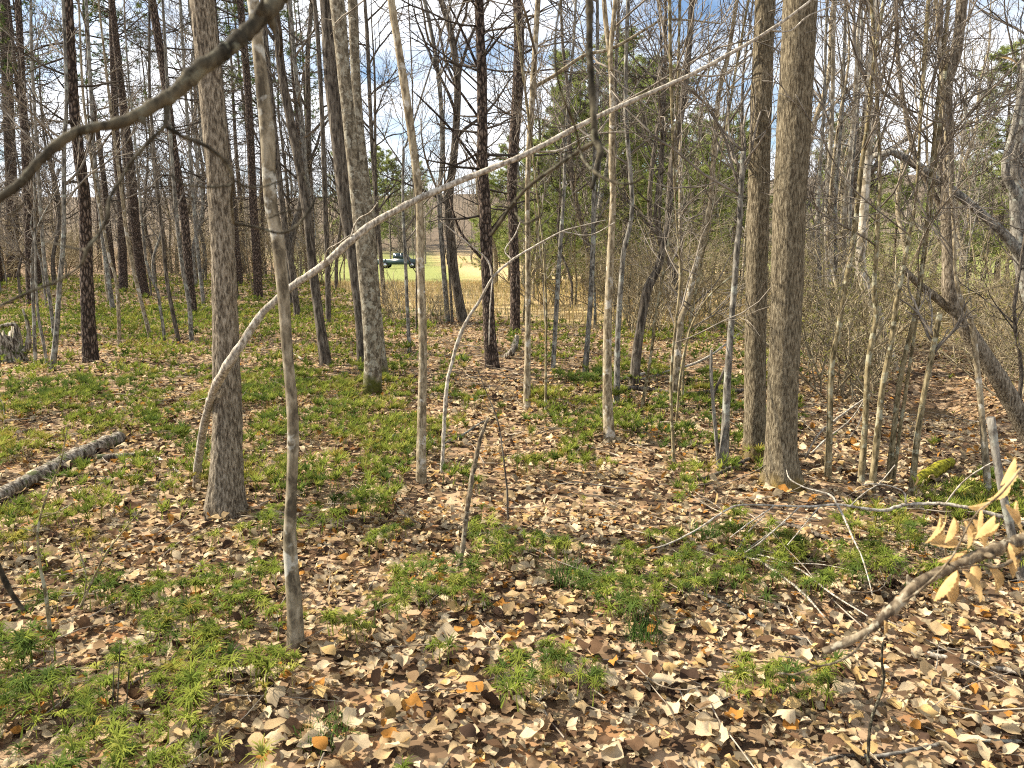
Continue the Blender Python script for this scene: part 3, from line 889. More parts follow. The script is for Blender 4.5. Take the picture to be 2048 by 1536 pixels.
for k, (bx, by, w, tx, ty, lab) in enumerate([
    (1630, 690, 9, 1652, 60, 'first'), (1648, 700, 12, 1668, 40, 'second'), (1662, 684, 9, 1690, 30, 'third'),
    (1676, 690, 11, 1716, 60, 'fourth'), (1690, 680, 9, 1722, 120, 'fifth')]):
    T('birch_tree', '%s of five pale grey trunks seen between the widest trunk and the bent one' % lab, 'sycamore' if k % 2 else 'grey',
      [(bx, by, w), (bx + (tx - bx) * 0.2 + 4, by - 130, w * 0.9), (bx + (tx - bx) * 0.45 - 4, by - 280, w * 0.8), (bx + (tx - bx) * 0.8, by - 470, w * 0.7), (tx, ty, w * 0.6)], 13, dict(h0=3.0, n=16, len=2.2), 50 + k)
# --- left side
T('pine_tree', 'dark pine trunk at the far left edge in shade', 'pine', [(28, 561, 23), (26, 480, 22), (24, 400, 21), (16, 200, 20), (8, 0, 18)], 20, dict(kind='pine', h0=3, hn=9), 60)
T('pine_tree', 'dark slim pine behind the left clump of pale stems', 'pine', [(62, 612, 16), (58, 500, 15), (54, 400, 14), (46, 200, 13), (36, 0, 12)], 18, dict(kind='pine', h0=3, hn=9), 61)
T('pine_tree', 'straight dark pine right of the lone plated pine, set further back', 'pine', [(247, 584, 17), (244, 480, 16), (242, 400, 15), (233, 300, 15), (227, 133, 13), (223, 0, 12)], 19, dict(kind='pine', h0=3, hn=8.5), 62)
T('maple_sapling', 'pale stem leaning right, right-hand one of the left clump', 'grey', [(105, 742, 12), (113, 660, 10), (119, 570, 9), (127, 480, 9), (128, 400, 8), (128, 290, 8), (133, 200, 7), (126, 0, 6)], 8, dict(h0=1.8, n=13, len=1.6), 63)
T('maple_sapling', 'pale bowed stem in the middle of the left clump', 'grey', [(108, 690, 7), (105, 640, 7), (92, 550, 7), (86, 490, 7), (80, 400, 7), (71, 250, 6), (63, 100, 6), (62, 0, 5)], 8, dict(h0=1.8, n=12, len=1.5), 64)
T('maple_sapling', 'pale stem curving outward on the left of the left clump', 'grey', [(71, 728, 7), (68, 640, 6), (64, 540, 6), (67, 490, 5), (78, 450, 5), (98, 410, 4), (120, 370, 3)], 3.0, SAP | dict(h0=1.0), 65)
T('maple_sapling', 'thin short stem crossing low inside the left clump', 'grey', [(95, 735, 6), (88, 690, 6), (77, 633, 5), (72, 560, 5), (70, 470, 4)], 3.0, SAP, 66)
T('thin_sapling', 'thin pale sapling with a bend, right of the lone plated pine', 'pale', [(239, 696, 8), (236, 600, 7), (230, 550, 6), (217, 510, 6), (203, 430, 6), (187, 350, 5), (167, 200, 5), (160, 67, 4)], 8, SAP | dict(h0=1.8), 67)
T('grey_tree', 'lichen-pale trunk just behind the bent pale sapling at left', 'grey', [(227, 628, 10), (213, 533, 9), (204, 460, 9), (190, 330, 8), (180, 150, 7), (172, 0, 7)], 12, dict(h0=2.5, n=14, len=2), 68)
T('thin_sapling', 'first of four leaning saplings left of the oak, longest lean', 'pale', [(303, 684, 9), (283, 607, 8), (267, 540, 8), (253, 467, 7), (245, 400, 7), (225, 250, 6)], 8, SAP | dict(h0=2), 69)
T('thin_sapling', 'second of four leaning saplings left of the oak, thinnest', 'grey', [(332, 696, 7), (320, 613, 6), (312, 570, 6), (295, 540, 5), (288, 483, 5), (280, 400, 5), (270, 280, 4)], 7, SAP | dict(h0=1.8), 70)
T('thin_sapling', 'third of four leaning saplings left of the oak', 'dark', [(358, 688, 9), (343, 613, 8), (333, 557, 8), (325, 467, 7), (317, 400, 7), (300, 200, 6)], 9, SAP | dict(h0=2), 71)
T('thin_sapling', 'fourth of four leaning saplings left of the oak, nearest to it', 'grey', [(383, 688, 9), (378, 600, 9), (370, 567, 8), (360, 500, 8), (350, 400, 8), (336, 200, 7)], 9, SAP | dict(h0=2), 72)
T('pine_tree', 'dark pine trunk just left of the oak, in the shade', 'pine', [(388, 634, 15), (377, 533, 16), (368, 430, 16), (347, 300, 17), (328, 150, 16), (304, 0, 16)], 19, dict(kind='pine', h0=2.5, hn=8), 73)
T('grey_tree', 'thin grey trunk close left of the oak at mid distance', 'grey', [(408, 614, 8), (397, 517, 8), (388, 420, 7), (372, 200, 6), (360, 0, 6)], 12, dict(h0=2.5, n=14, len=2), 74)
T('pine_tree', 'dark pine between the oak and the nearest slim maple', 'pine', [(517, 602, 18), (513, 500, 17), (506, 400, 16), (497, 200, 15), (480, 0, 14)], 19, dict(kind='pine', h0=2.5, hn=8), 75)
T('pine_tree', 'dark leaning trunk right of the nearest slim maple, at mid distance', 'dark', [(596, 642, 13), (584, 540, 13), (572, 470, 12), (556, 330, 12), (540, 170, 11), (528, 40, 10)], 14, dict(h0=3, n=18, len=2.4), 76)
T('grey_tree', 'slim trunk rising left of the brown furrowed trunk, set back', 'dark', [(657, 651, 11), (655, 540, 11), (650, 400, 10), (645, 250, 9), (636, 80, 9)], 13, dict(h0=3, n=18, len=2.2), 77)
T('grey_tree', 'slim trunk with bleached left edge behind the dark straight trunk', 'grey', [(634, 640, 9), (622, 470, 9), (612, 350, 10), (602, 233, 10), (592, 150, 9), (579, 0, 9)], 12, dict(h0=3, n=16, len=2.2), 78)
T('grey_tree', 'slim dark trunk just right of the mottled maple group', 'dark', [(770, 612, 9), (760, 500, 9), (752, 400, 9), (742, 250, 8), (735, 80, 8)], 12, dict(h0=3, n=16, len=2.2), 79)
T('grey_tree', 'thin upright trunk against bright sky right of the mottled maple group', 'dark', [(752, 628, 7), (752, 500, 6), (751, 400, 6), (750, 200, 5), (748, 120, 4)], 8, dict(h0=2.2, n=16, len=2.0), 80)

# ------------------------------------------------------------------ ground cover: leaf litter and clubmoss
def rot_mats(yaw, tilt, taz):
    """yaw about z, then tilt by angle about a horizontal axis at azimuth taz: (n,3,3)"""
    n = len(yaw)
    cy, sy = np.cos(yaw), np.sin(yaw)
    Rz = np.zeros((n, 3, 3)); Rz[:, 0, 0] = cy; Rz[:, 0, 1] = -sy; Rz[:, 1, 0] = sy; Rz[:, 1, 1] = cy; Rz[:, 2, 2] = 1
    ax = np.stack([np.cos(taz), np.sin(taz), np.zeros(n)], -1)
    K = np.zeros((n, 3, 3))
    K[:, 0, 2] = ax[:, 1]; K[:, 1, 2] = -ax[:, 0]; K[:, 2, 0] = -ax[:, 1]; K[:, 2, 1] = ax[:, 0]
    s, c = np.sin(tilt)[:, None, None], (1 - np.cos(tilt))[:, None, None]
    Rt = np.eye(3)[None] + s * K + c * (K @ K)
    return Rt @ Rz

def oval_leaf(r_, ns=6, width=0.27, flat=False):
    s = np.linspace(0, 1, ns)
    w = width * np.sin(math.pi * np.clip(s, 0.02, 0.985) ** 0.85) ** 0.75
    fold = r_.uniform(-0.1, 1.1); bend = r_.uniform(-1.9, 1.9); twist = r_.uniform(-0.9, 0.9)
    ec = r_.uniform(-0.5, 0.8)
    ang = bend * (s - 0.5)
    x = np.cumsum(np.concatenate([[0], np.cos(ang[:-1])])) / (ns - 1)
    z = np.cumsum(np.concatenate([[0], np.sin(ang[:-1])])) / (ns - 1)
    V = []
    for k in range(ns):
        tw = twist * (s[k] - 0.5)
        wob = 0.05 * math.sin(9 * s[k] + r_.uniform(0, 1))
        for side in (-1, -0.5, 0, 0.5, 1) if not flat else (-1, 0, 1):
            yy = side * w[k]
            zz = fold * abs(side) * w[k] + ec * (abs(side) ** 2) * w[k] * 0.6 + wob * side
            V.append([x[k] - 0.5, yy * math.cos(tw) - zz * math.sin(tw), z[k] + yy * math.sin(tw) + zz * math.cos(tw)])
    m = 5 if not flat else 3
    q = [[i * m + j, (i + 1) * m + j, (i + 1) * m + j + 1, i * m + j + 1] for i in range(ns - 1) for j in range(m - 1)]
    V = np.array(V); V[:, 2] -= V[:, 2].min()
    return V, np.array(q), None

def lobed_leaf(r_, lobes=5, n=22, rings=True):
    th = np.linspace(0, 2 * math.pi, n, endpoint=False)
    dpt = r_.uniform(0.22, 0.42)
    rad = 0.5 * (1 - dpt * (0.5 - 0.5 * np.cos(th * lobes))) * (1 + 0.12 * np.cos(th)) * (1 + r_.normal(0, 0.05, n))
    cup = r_.uniform(-0.8, 1.2)
    ph = r_.uniform(0, 6.3, 3)
    bend = r_.uniform(-1.0, 1.0); bax = r_.uniform(0, 6.3)
    def zf(x, y, r, t):
        u = x * math.cos(bax) + y * math.sin(bax)
        return cup * r * r + 0.13 * r * np.sin(2 * t + ph[0]) + 0.10 * r * np.sin(3 * t + ph[1]) + bend * u * u * 1.5 + 0.06 * r * np.sin(lobes * t + ph[2])
    ri = rad * 0.5
    V = [[0, 0, 0]]
    for t, r in zip(th, ri): V.append([r * math.cos(t), r * math.sin(t), zf(r * math.cos(t), r * math.sin(t), r, t)])
    for t, r in zip(th, rad): V.append([r * math.cos(t), r * math.sin(t), zf(r * math.cos(t), r * math.sin(t), r, t) + r_.normal(0, 0.025)])
    V = np.array(V)
    k = np.arange(n); k2 = (k + 1) % n
    tris = np.stack([np.zeros(n, int), 1 + k, 1 + k2], -1)
    if not rings:
        V = np.concatenate([V[:1], V[1 + n:]]); V[:, 2] -= V[:, 2].min()
        return V, None, tris
    quads = np.stack([1 + k, 1 + n + k, 1 + n + k2, 1 + k2], -1)
    V[:, 2] -= V[:, 2].min()
    return V, quads, tris

def small_leaf(r_):
    V = np.array([[-0.5, 0, 0], [0, -0.3, r_.uniform(0, .25)], [0.1, 0.3, r_.uniform(0, .3)], [0.5, r_.uniform(-.1, .1), r_.uniform(-.1, .3)]])
    V[:, 2] -= V[:, 2].min()
    return V, None, np.array([[0, 1, 2], [1, 3, 2]])

def wedge(r0, r1, n, half=46):
    r = np.sqrt(rng.uniform(0, 1, n) * (r1 * r1 - r0 * r0) + r0 * r0)
    a = np.radians(rng.uniform(-half, half, n))
    return r * np.sin(a), r * np.cos(a)

KEEP_CLEAR = []
def _clear_seg(a, b, rad):
    p, q = ground_pt(*a), ground_pt(*b)
    KEEP_CLEAR.append((p[0], p[1], q[0], q[1], rad))
_clear_seg((-100, 1065), (236, 892), 0.24)      # the fallen log
_clear_seg((293, 905), (370, 958), 0.10)
_clear_seg((1836, 972), (1904, 940), 0.3)
_clear_seg((440, 1075), (470, 1040), 0.26)      # worn leaf collars at the feet of the large trunks
_clear_seg((585, 1335), (600, 1300), 0.12)
_clear_seg((1500, 1000), (1600, 1000), 0.40)
_clear_seg((735, 810), (760, 790), 0.22)
_clear_seg((842, 985), (846, 965), 0.14)
_clear_seg((1215, 905), (1222, 890), 0.16)
_clear_seg((182, 745), (185, 726), 0.3)

def moss_prob(x, y):
    """how much of the ground clubmoss covers: dense at left, thin on the worn track and on the right bank"""
    u, v, _ = project(x, y, height(x, y))
    b = np.full_like(x, 0.515)
    left = S(980, 820, u) * S(1260, 1120, v)
    b = b + 0.03 * left
    b = b + 0.14 * S(720, 640, v) * S(760, 640, u)
    track = np.interp(v, [640, 720, 900, 1100, 1250, 1400], [900, 960, 1010, 1110, 1140, 1150])
    tw = np.interp(v, [640, 900, 1200, 1400], [70, 110, 150, 160])
    b = b - 0.17 * np.exp(-((u - track) / tw) ** 2) * S(1400, 1250, v)
    b = b - 0.14 * S(1550, 1850, u) * S(1150, 1350, v)
    b = b - 0.24 * S(1560, 1660, u) * S(990, 930, v)
    b = b - 0.14 * S(1380, 1500, v) * S(250, 500, u) - 0.06 * S(1180, 1300, v) * S(300, 500, u)
    b = b + 0.05 * S(1330, 1250, u) * S(1180, 1210, v) * S(1420, 1360, v)
    n = 0.5 * n2(x, y, 2.4, 21) + 0.5 * n2(x, y, 7.0, 22)
    w = S(0.0, 0.08, b - n) * (1 - field_mask(x, y)) * S(50, 40, y)
    for (ax, ay, bx, by, rad) in KEEP_CLEAR:
        dx, dy = bx - ax, by - ay
        t = np.clip(((x - ax) * dx + (y - ay) * dy) / max(dx * dx + dy * dy, 1e-6), 0, 1)
        w = w * S(rad * 0.6, rad, np.hypot(x - ax - t * dx, y - ay - t * dy))
    return w

def build_litter():
    r_ = np.random.default_rng(77)
    near_t = [oval_leaf(r_, 6, w, True) for w in (0.22, 0.26, 0.30, 0.33, 0.2, 0.28, 0.24)] + [lobed_leaf(r_, l, 13) for l in (5, 5, 4, 3, 5, 4, 4)]
    mid_t = [oval_leaf(r_, 4, w, True) for w in (0.25, 0.3, 0.34, 0.22)] + [lobed_leaf(r_, 5, 10, False), lobed_leaf(r_, 4, 10, False)]
    far_t = [small_leaf(r_) for _ in range(4)]
    mb = MB()
    cand = []
    cols = np.array(LEAF_COLS)
    for (a, b, dens, temps, s0, s1) in ((1.1, 4.6, 230, near_t, 0.04, 0.098), (1.1001, 4.6, 1000, mid_t, 0.018, 0.062), (4.6, 9.5, 150, mid_t, 0.05, 0.11), (4.6, 9.5, 480, far_t, 0.025, 0.065), (9.5, 20.0, 230, far_t, 0.04, 0.10), (20.0, 42.0, 22, far_t, 0.10, 0.2)):
        n = int(math.radians(46) * (b * b - a * a) * dens)
        x, y = wedge(a, b, n)
        keep = (field_mask(x, y) < rng.uniform(0, 0.8, n)) | (y > 900)
        mp = moss_prob(x, y)
        keep &= ~((mp > 0.5) & (rng.uniform(0, 1, n) < 0.10))
        keep &= ~((np.abs(x - creek_x(y)) < 0.34) & (y > 9.2) & (y < 11.2))
        x, y = x[keep], y[keep]; n = len(x)
        clump = n2(x, y, 0.9, 31)
        sc = s0 + (s1 - s0) * rng.beta(1.7, 2.4, n)
        tilt = np.abs(rng.normal(0, 0.36, n)); tilt = np.where(rng.uniform(0, 1, n) < 0.10, rng.uniform(0.6, 1.3, n), tilt)
        R = rot_mats(rng.uniform(0, 6.283, n), tilt, rng.uniform(0, 6.283, n)) * sc[:, None, None]
        z = height(x, y) + rng.uniform(-0.01, 0.035, n)
        pos = np.stack([x, y, z], -1)
        # colour: which leaf it is, not how it is lit
        cu = np.cumsum(LEAF_P)
        ci = np.searchsorted(cu, np.clip(rng.uniform(0, 1, n) + 0.10 * (0.5 - clump), 0, 0.999))
        col = cols[ci] * rng.uniform(0.75, 1.2, (n, 1))
        dark = rng.uniform(0, 1, n) < 0.12
        col[dark] *= 0.45
        ti = rng.integers(0, len(temps), n)
        own = np.zeros(n, bool)
        if a == 1.1:
            u, v, dp = project(x, y, z)
            vis = (u > 10) & (u < 2038) & (v < 1525) & (v > 800)
            score = np.where(vis, sc / dp + 0.02 * (z - height(x, y)), 0)
            own[np.argsort(-score)[:300]] = True
        for t in range(len(temps)):
            V, q, tr = temps[t]
            sel = np.where((ti == t) & ~own)[0]
            if len(sel):
                W = np.einsum('nij,kj->nki', R[sel], V) + pos[sel][:, None, :]
                offs = (np.arange(len(sel)) * len(V))[:, None, None]
                cc = np.concatenate([col[sel], np.ones((len(sel), 1))], 1)
                mb.add(W, None if q is None else (q[None] + offs).reshape(-1, 4), None if tr is None else (tr[None] + offs).reshape(-1, 3), np.repeat(cc, len(V), axis=0) * np.column_stack([np.repeat(rng.uniform(0.78, 1.12, (len(sel) * len(V), 1)), 3, axis=1), np.ones(len(sel) * len(V))]))
            if own.any():
                for i in np.where((ti == t) & own)[0]:
                    key = (t, int(ci[i]))
                    cand.append((key, temps[t], R[i], pos[i] + np.array([0, 0, 0.025])))
    o = mb.build('leaf_litter', MATS['litter'], smooth=False)
    tag(o, 'brown and tan fallen leaves carpeting the woodland floor', 'leaf litter', kind='stuff')
    meshes = {}
    for key, (V, q, tr), Rm, p in cand:
        if key not in meshes:
            lb = MB(); lb.add(V, q, tr)
            meshes[key] = lb.mesh('leaf', MATS['leaf_%d' % key[1]], smooth=False)
        lo = bpy.data.objects.new('leaf', meshes[key])
        COL.objects.link(lo)
        M = Matrix.Identity(4)
        for i in range(3):
            for j in range(3):
                M[i][j] = float(Rm[i, j])
            M[i][3] = float(p[i])
        lo.parent = ground
        lo.matrix_local = M
build_litter()

def moss_sprig(r_, strips, segs, width, spread=1.0):
    """one upright clubmoss shoot: fans of narrow flat arching branchlets"""
    V, q, tr = [], [], []
    h = r_.uniform(0.03, 0.055)
    nf = 4
    per = max(1, strips // nf)
    for f in range(nf):
        faz = f * 2 * math.pi / nf + r_.uniform(-0.5, 0.5)
        fl = r_.uniform(0.042, 0.066)
        fh = h * r_.uniform(0.6, 1.1)
        for k in range(per):
            az = faz + (k / max(per - 1, 1) - 0.5) * 1.5 + r_.normal(0, 0.08)
            ln = fl * r_.uniform(0.7, 1.1) * spread
            el = r_.uniform(0.25, 0.95)
            p = np.array([0, 0, fh]); w = width * r_.uniform(0.8, 1.2)
            sd = np.array([-math.sin(az), math.cos(az), 0])
            b0 = len(V)
            for s in range(segs + 1):
                ww = w * (1 - 0.75 * s / segs)
                V.append(p - sd * ww); V.append(p + sd * ww)
                e = el - 1.9 * s / segs
                p = p + np.array([math.cos(az) * math.cos(e), math.sin(az) * math.cos(e), math.sin(e)]) * ln / segs
            for s in range(segs):
                a = b0 + 2 * s
                q.append([a, a + 2, a + 3, a + 1])
    V.append([0.003, 0, -0.03]); V.append([-0.003, 0, -0.03]); V.append([0, 0, h])
    tr.append([len(V) - 3, len(V) - 2, len(V) - 1])
    return np.array(V), np.array(q), np.array(tr)

MOSS_COLS = np.array([(0.085, 0.125, 0.03), (0.125, 0.165, 0.03), (0.17, 0.205, 0.035), (0.22, 0.25, 0.045), (0.27, 0.275, 0.06), (0.25, 0.215, 0.045)])

def build_moss():
    r_ = np.random.default_rng(5)
    near = [moss_sprig(r_, 28, 2, 0.0023) for _ in range(8)]
    mid = [moss_sprig(r_, 16, 1, 0.0042) for _ in range(6)]
    far = [moss_sprig(r_, 8, 1, 0.0085, 1.1) for _ in range(5)]
    mb = MB(); own = []
    for (a, b, dens, temps) in ((1.2, 4.6, 430, near), (4.6, 10.0, 330, mid), (10.0, 22.0, 100, far), (22.0, 50.0, 16, far)):
        n = int(math.radians(46) * (b * b - a * a) * dens)
        x, y = wedge(a, b, n)
        keep = moss_prob(x, y) > rng.uniform(0.15, 0.95, n)
        x, y = x[keep], y[keep]; n = len(x)
        sc = rng.uniform(0.65, 1.25, n) * (1.0 if b < 12 else 1.1) * (0.8 + 0.5 * n2(x, y, 3.0, 41))
        if b > 30: sc = sc * 1.3
        R = rot_mats(rng.uniform(0, 6.283, n), np.abs(rng.normal(0, 0.22, n)), rng.uniform(0, 6.283, n)) * sc[:, None, None]
        pos = np.stack([x, y, height(x, y) + 0.012 + 0.075 * S(0.0, 0.3, moss_prob(x, y) * n2(x, y, 4.0, 42))], -1)
        tone = n2(x, y, 1.6, 43)
        ci = np.clip((tone * 5 + rng.normal(0, 1.4, n)).astype(int), 0, 5)
        col = MOSS_COLS[ci] * rng.uniform(0.75, 1.25, (n, 1))
        ti = rng.integers(0, len(temps), n)
        for t in range(len(temps)):
            V, q, tr = temps[t]
            sel = np.where(ti == t)[0]
            if not len(sel): continue
            W = np.einsum('nij,kj->nki', R[sel], V) + pos[sel][:, None, :]
            offs = (np.arange(len(sel)) * len(V))[:, None, None]
            cc = np.concatenate([col[sel], np.ones((len(sel), 1))], 1)
            mb.add(W, (q[None] + offs).reshape(-1, 4), (tr[None] + offs).reshape(-1, 3), np.repeat(cc, len(V), axis=0))
    o = mb.build('clubmoss', MATS['clubmoss_green'], smooth=False)
    tag(o, 'green fan clubmoss growing in patches through the leaf litter', 'ground cover', kind='stuff')
build_moss()

def blades(mb, x, y, h, w, cols, lean=0.35):
    n = len(x)
    z = height(x, y) - 0.01
    az = rng.uniform(0, 6.283, n); d = np.stack([np.cos(az), np.sin(az), np.zeros(n)], -1)
    sd = np.stack([-np.sin(az), np.cos(az), np.zeros(n)], -1)
    p0 = np.stack([x, y, z], -1)
    ln = np.abs(rng.normal(0, lean, n))[:, None]
    up = np.array([[0, 0, 1.0]])
    p1 = p0 + (up * 0.55 + d * ln * 0.35) * h[:, None]
    p2 = p0 + (up * (0.95 - 0.25 * ln) + d * ln) * h[:, None]
    W = w[:, None]
    V = np.stack([p0 - sd * W, p0 + sd * W, p1 - sd * W * 0.7, p1 + sd * W * 0.7, p2], 1)
    o = (np.arange(n) * 5)[:, None]
    q = np.array([[0, 1, 3, 2]]) + o; t = np.array([[2, 3, 4]]) + o
    c = np.concatenate([np.array(cols)[rng.integers(0, len(cols), n)] * rng.uniform(0.75, 1.2, (n, 1)), np.ones((n, 1))], 1)
    mb.add(V, q, t, np.repeat(c, 5, axis=0))

def build_field_grass():
    mb = MB()
    n = 60000
    x, y = wedge(15, 46, n)
    k = (field_mask(x, y) > rng.uniform(0.1, 1, n)) & (lawn_mask(x, y) < 0.5)
    x, y = x[k], y[k]
    blades(mb, x, y, rng.uniform(0.10, 0.42, len(x)), rng.uniform(0.006, 0.014, len(x)), [(0.52, 0.40, 0.20), (0.60, 0.48, 0.27), (0.42, 0.30, 0.14), (0.36, 0.32, 0.12)], 0.6)
    o = mb.build('dry_grass', MATS['grass_blades'], smooth=False)
    tag(o, 'tan dead grass covering the open field beyond the trees', 'grass', kind='stuff')
build_field_grass()

def grass_tuft(px, py, label, n=150, h=0.16, rad=0.09):
    p = ground_pt(px, py)
    mb = MB()
    a = rng.uniform(0, 6.283, n); r = rad * np.sqrt(rng.uniform(0, 1, n))
    blades(mb, p[0] + r * np.cos(a), p[1] + r * np.sin(a), rng.uniform(0.5, 1.1, n) * h, np.full(n, 0.0022), [(0.05, 0.10, 0.025), (0.08, 0.14, 0.03), (0.12, 0.17, 0.05)], 0.7)
    o = mb.build('grass_tuft', MATS['grass_blades'], smooth=False)
    me = o.data
    co = np.empty(len(me.vertices) * 3, np.float32); me.vertices.foreach_get('co', co)
    co = co.reshape(-1, 3) - p.astype(np.float32); me.vertices.foreach_set('co', co.ravel()); o.location = p
    tag(o, label, 'grass tuft')
grass_tuft(1130, 1168, 'dark green grass tuft in bare leaves right of the leaning dead stick')
grass_tuft(1290, 1278, 'dark green grass tuft among brown leaves in the bottom middle', h=0.13)
grass_tuft(1412, 1076, 'bright green grass tuft under thin bare twigs left of the widest trunk', h=0.13)
grass_tuft(650, 1480, 'low green grass tuft in leaves at the bottom, below the nearest slim maple', h=0.10)

def build_twigs():
    """small fallen twigs strewn over the leaves"""
    r_ = np.random.default_rng(66)
    mb = MB()
    for (a, b, n, rad) in ((1.6, 5.0, 190, 0.0022), (5.0, 11.0, 330, 0.0035), (11.0, 19.0, 260, 0.005)):
        x, y = wedge(a, b, n)
        k = field_mask(x, y) < 0.4
        x, y = x[k], y[k]; n = len(x)
        st = np.stack([x, y, height(x, y) + r_.uniform(0.02, 0.06, n)], -1)
        az = r_.uniform(0, 6.283, n)
        P = grow(st, np.stack([np.cos(az), np.sin(az), r_.normal(0, 0.05, n)], -1), r_.uniform(0.15, 0.7, n) * (1 + a * 0.05), 6, 0.13, 0, r_)
        P[..., 2] = np.maximum(P[..., 2], height(P[..., 0], P[..., 1]) + 0.02)
        tubes(mb, P, taper(rad * r_.uniform(0.6, 1.8, n), 6, rad * 0.5), 4, cap=False)
    o = mb.build('fallen_twigs', MATS['twig_litter'])
    tag(o, 'thin dead twigs strewn over the fallen leaves', 'twigs', kind='stuff')
twigs('twig_litter', (0.10, 0.078, 0.055), (0.38, 0.33, 0.26))
build_twigs()

# ------------------------------------------------------------------ background trees (prototypes, then copies)
def proto_tree(name, style, H, r, crown, seed, crook=0.05):
    r_ = np.random.default_rng(seed)
    root = empty(name, (0, 0, 0))
    n = 9
    zs = np.linspace(-0.2, H, n)
    xy = np.cumsum(r_.normal(0, crook, (n, 2)), axis=0); xy[0] = xy[1] = 0
    pts = np.column_stack([xy, zs, np.maximum(r * (1 - 0.93 * np.clip(zs, 0, H) / H), 0.008)])
    mb = MB(); st = STYLE[style]
    c = trunk_mesh(mb, pts, 8, 0, 0.4, 'plain', 0, 0.2, seed)
    mb.build('trunk', MATS[st[0]], root)
    cb = MB()
    if crown.get('kind') == 'pine':
        nb = MB()
        pine_crown(cb, nb, c, crown.get('h0', 2.5), crown.get('hn', 8), H, r_, crown.get('nd', 45), crown.get('nl', 40), 0.006, crown.get('ll', 2.4), crown.get('pt', 9), crown.get('tuft', 0.22))
        cb.build('crown', MATS[st[1]], root)
        nb.build('needles', MATS[crown.get('nm', 'needles')], root, smooth=False)
    else:
        decid_crown(cb, c, crown['h0'], H, crown['n'], crown['len'], r_, 3, crown.get('p2', 6), crown.get('p3', 5), tipr=crown.get('tip', 0.005), elev=crown.get('elev', (0.35, 1.05)))
        cb.build('crown', MATS[st[1]], root)
    return root

def place(proto, used, x, y, s, rz, label, cat, group, sxy=None):
    o = proto if proto not in used else copy_tree(proto)
    used.add(proto)
    o.location = (x, y, float(height(x, y)))
    o.rotation_euler = (rng.normal(0, 0.03), rng.normal(0, 0.03), rz)
    o.scale = (sxy or s, sxy or s, s)
    tag(o, label, cat, group)
    if group: PLACED.append((o, label))
    return o

PLACED = []
USED = set()
pines = [proto_tree('pine_tree', 'pine', 19 + k, 0.15 + 0.02 * k, dict(kind='pine', h0=2.2, hn=8 + 0.7 * k), 300 + k) for k in range(4)]
decs = [proto_tree('bare_tree', ('grey', 'dark', 'grey', 'dark', 'pale')[k], 12 + k, 0.085 + 0.015 * k, dict(h0=2.2, n=24, len=2.8), 320 + k, 0.14) for k in range(5)]
saps = [proto_tree('bare_sapling', ('grey', 'sapling', 'dark', 'pale')[k], 5.5 + k, 0.026 + 0.006 * k, dict(h0=1.0, n=16, len=1.2, tip=0.0035), 340 + k, 0.10) for k in range(4)]

def px_x(px, Y):
    return (px - 1024) / FPX * Y * 1.0

occupied = [(o.location.x, o.location.y) for o in COL.objects if o.parent is None and o.get('category') == 'tree']
def clear(x, y, d=0.8):
    if any((x - a) ** 2 + (y - b) ** 2 < d * d for a, b in occupied):
        return False
    occupied.append((x, y))
    return True

def sightline(px, Y):
    """keep the open view to the field and the parked truck"""
    return 764 < px < 838 and 19 < Y < 103

def scatter(protos, n, pxr, Yr, s, label, cat, group, dmin=0.9, seed=0, ypow=1.0):
    r_ = np.random.default_rng(seed)
    made, tries = 0, 0
    while made < n and tries < n * 30:
        tries += 1
        Y = Yr[0] + (Yr[1] - Yr[0]) * r_.uniform() ** ypow
        px = r_.uniform(*pxr)
        x = px_x(px, Y)
        if sightline(px, Y) or not clear(x, Y, dmin):
            continue
        if abs(x - float(creek_x(Y))) < 1.0 and Y < 20:
            continue
        place(protos[r_.integers(len(protos))], USED, x, Y, r_.uniform(*s), r_.uniform(0, 6.28), label, cat, group)
        made += 1

scatter(pines, 20, (-120, 660), (24, 62), (0.8, 1.15), 'unseen slim dark pine', 'tree', 'pines of the shaded wood', 1.2, 1)
scatter(decs[:4], 24, (-150, 740), (20, 60), (0.8, 1.15), 'bare left-wood tree', 'tree', 'bare trees of the left wood', 1.0, 2)
scatter(saps, 22, (-100, 720), (19, 48), (0.8, 1.3), 'thin understorey sapling', 'sapling', 'understorey saplings of the left wood', 0.6, 3)
scatter(decs, 17, (850, 1500), (24, 60), (0.8, 1.1), 'bare tree behind brush', 'tree', 'bare trees behind the middle brush', 1.2, 4)
scatter(saps, 14, (1040, 1500), (13, 30), (0.7, 1.2), 'thin bare brush sapling', 'sapling', 'saplings in the middle brush', 0.7, 5)
scatter(decs, 24, (1590, 2200), (16, 48), (0.75, 1.1), 'bare thicket tree', 'tree', 'bare trees beyond the creek', 1.2, 6)
scatter(saps, 26, (1600, 2150), (9, 26), (0.6, 1.1), 'thin bare thicket sapling', 'sapling', 'saplings beyond the creek', 0.7, 7)

scatter(decs, 26, (600, 1080), (105, 140), (0.7, 1.0), 'bare far tree behind the field', 'tree', 'bare trees at the far side of the field', 1.5, 8)
scatter(pines, 16, (-1400, -200), (16, 44), (0.85, 1.15), 'unseen slim dark pine', 'tree', 'pines of the shaded wood', 2.2, 9)  # more pines out of view to the left, added to shade the left wood

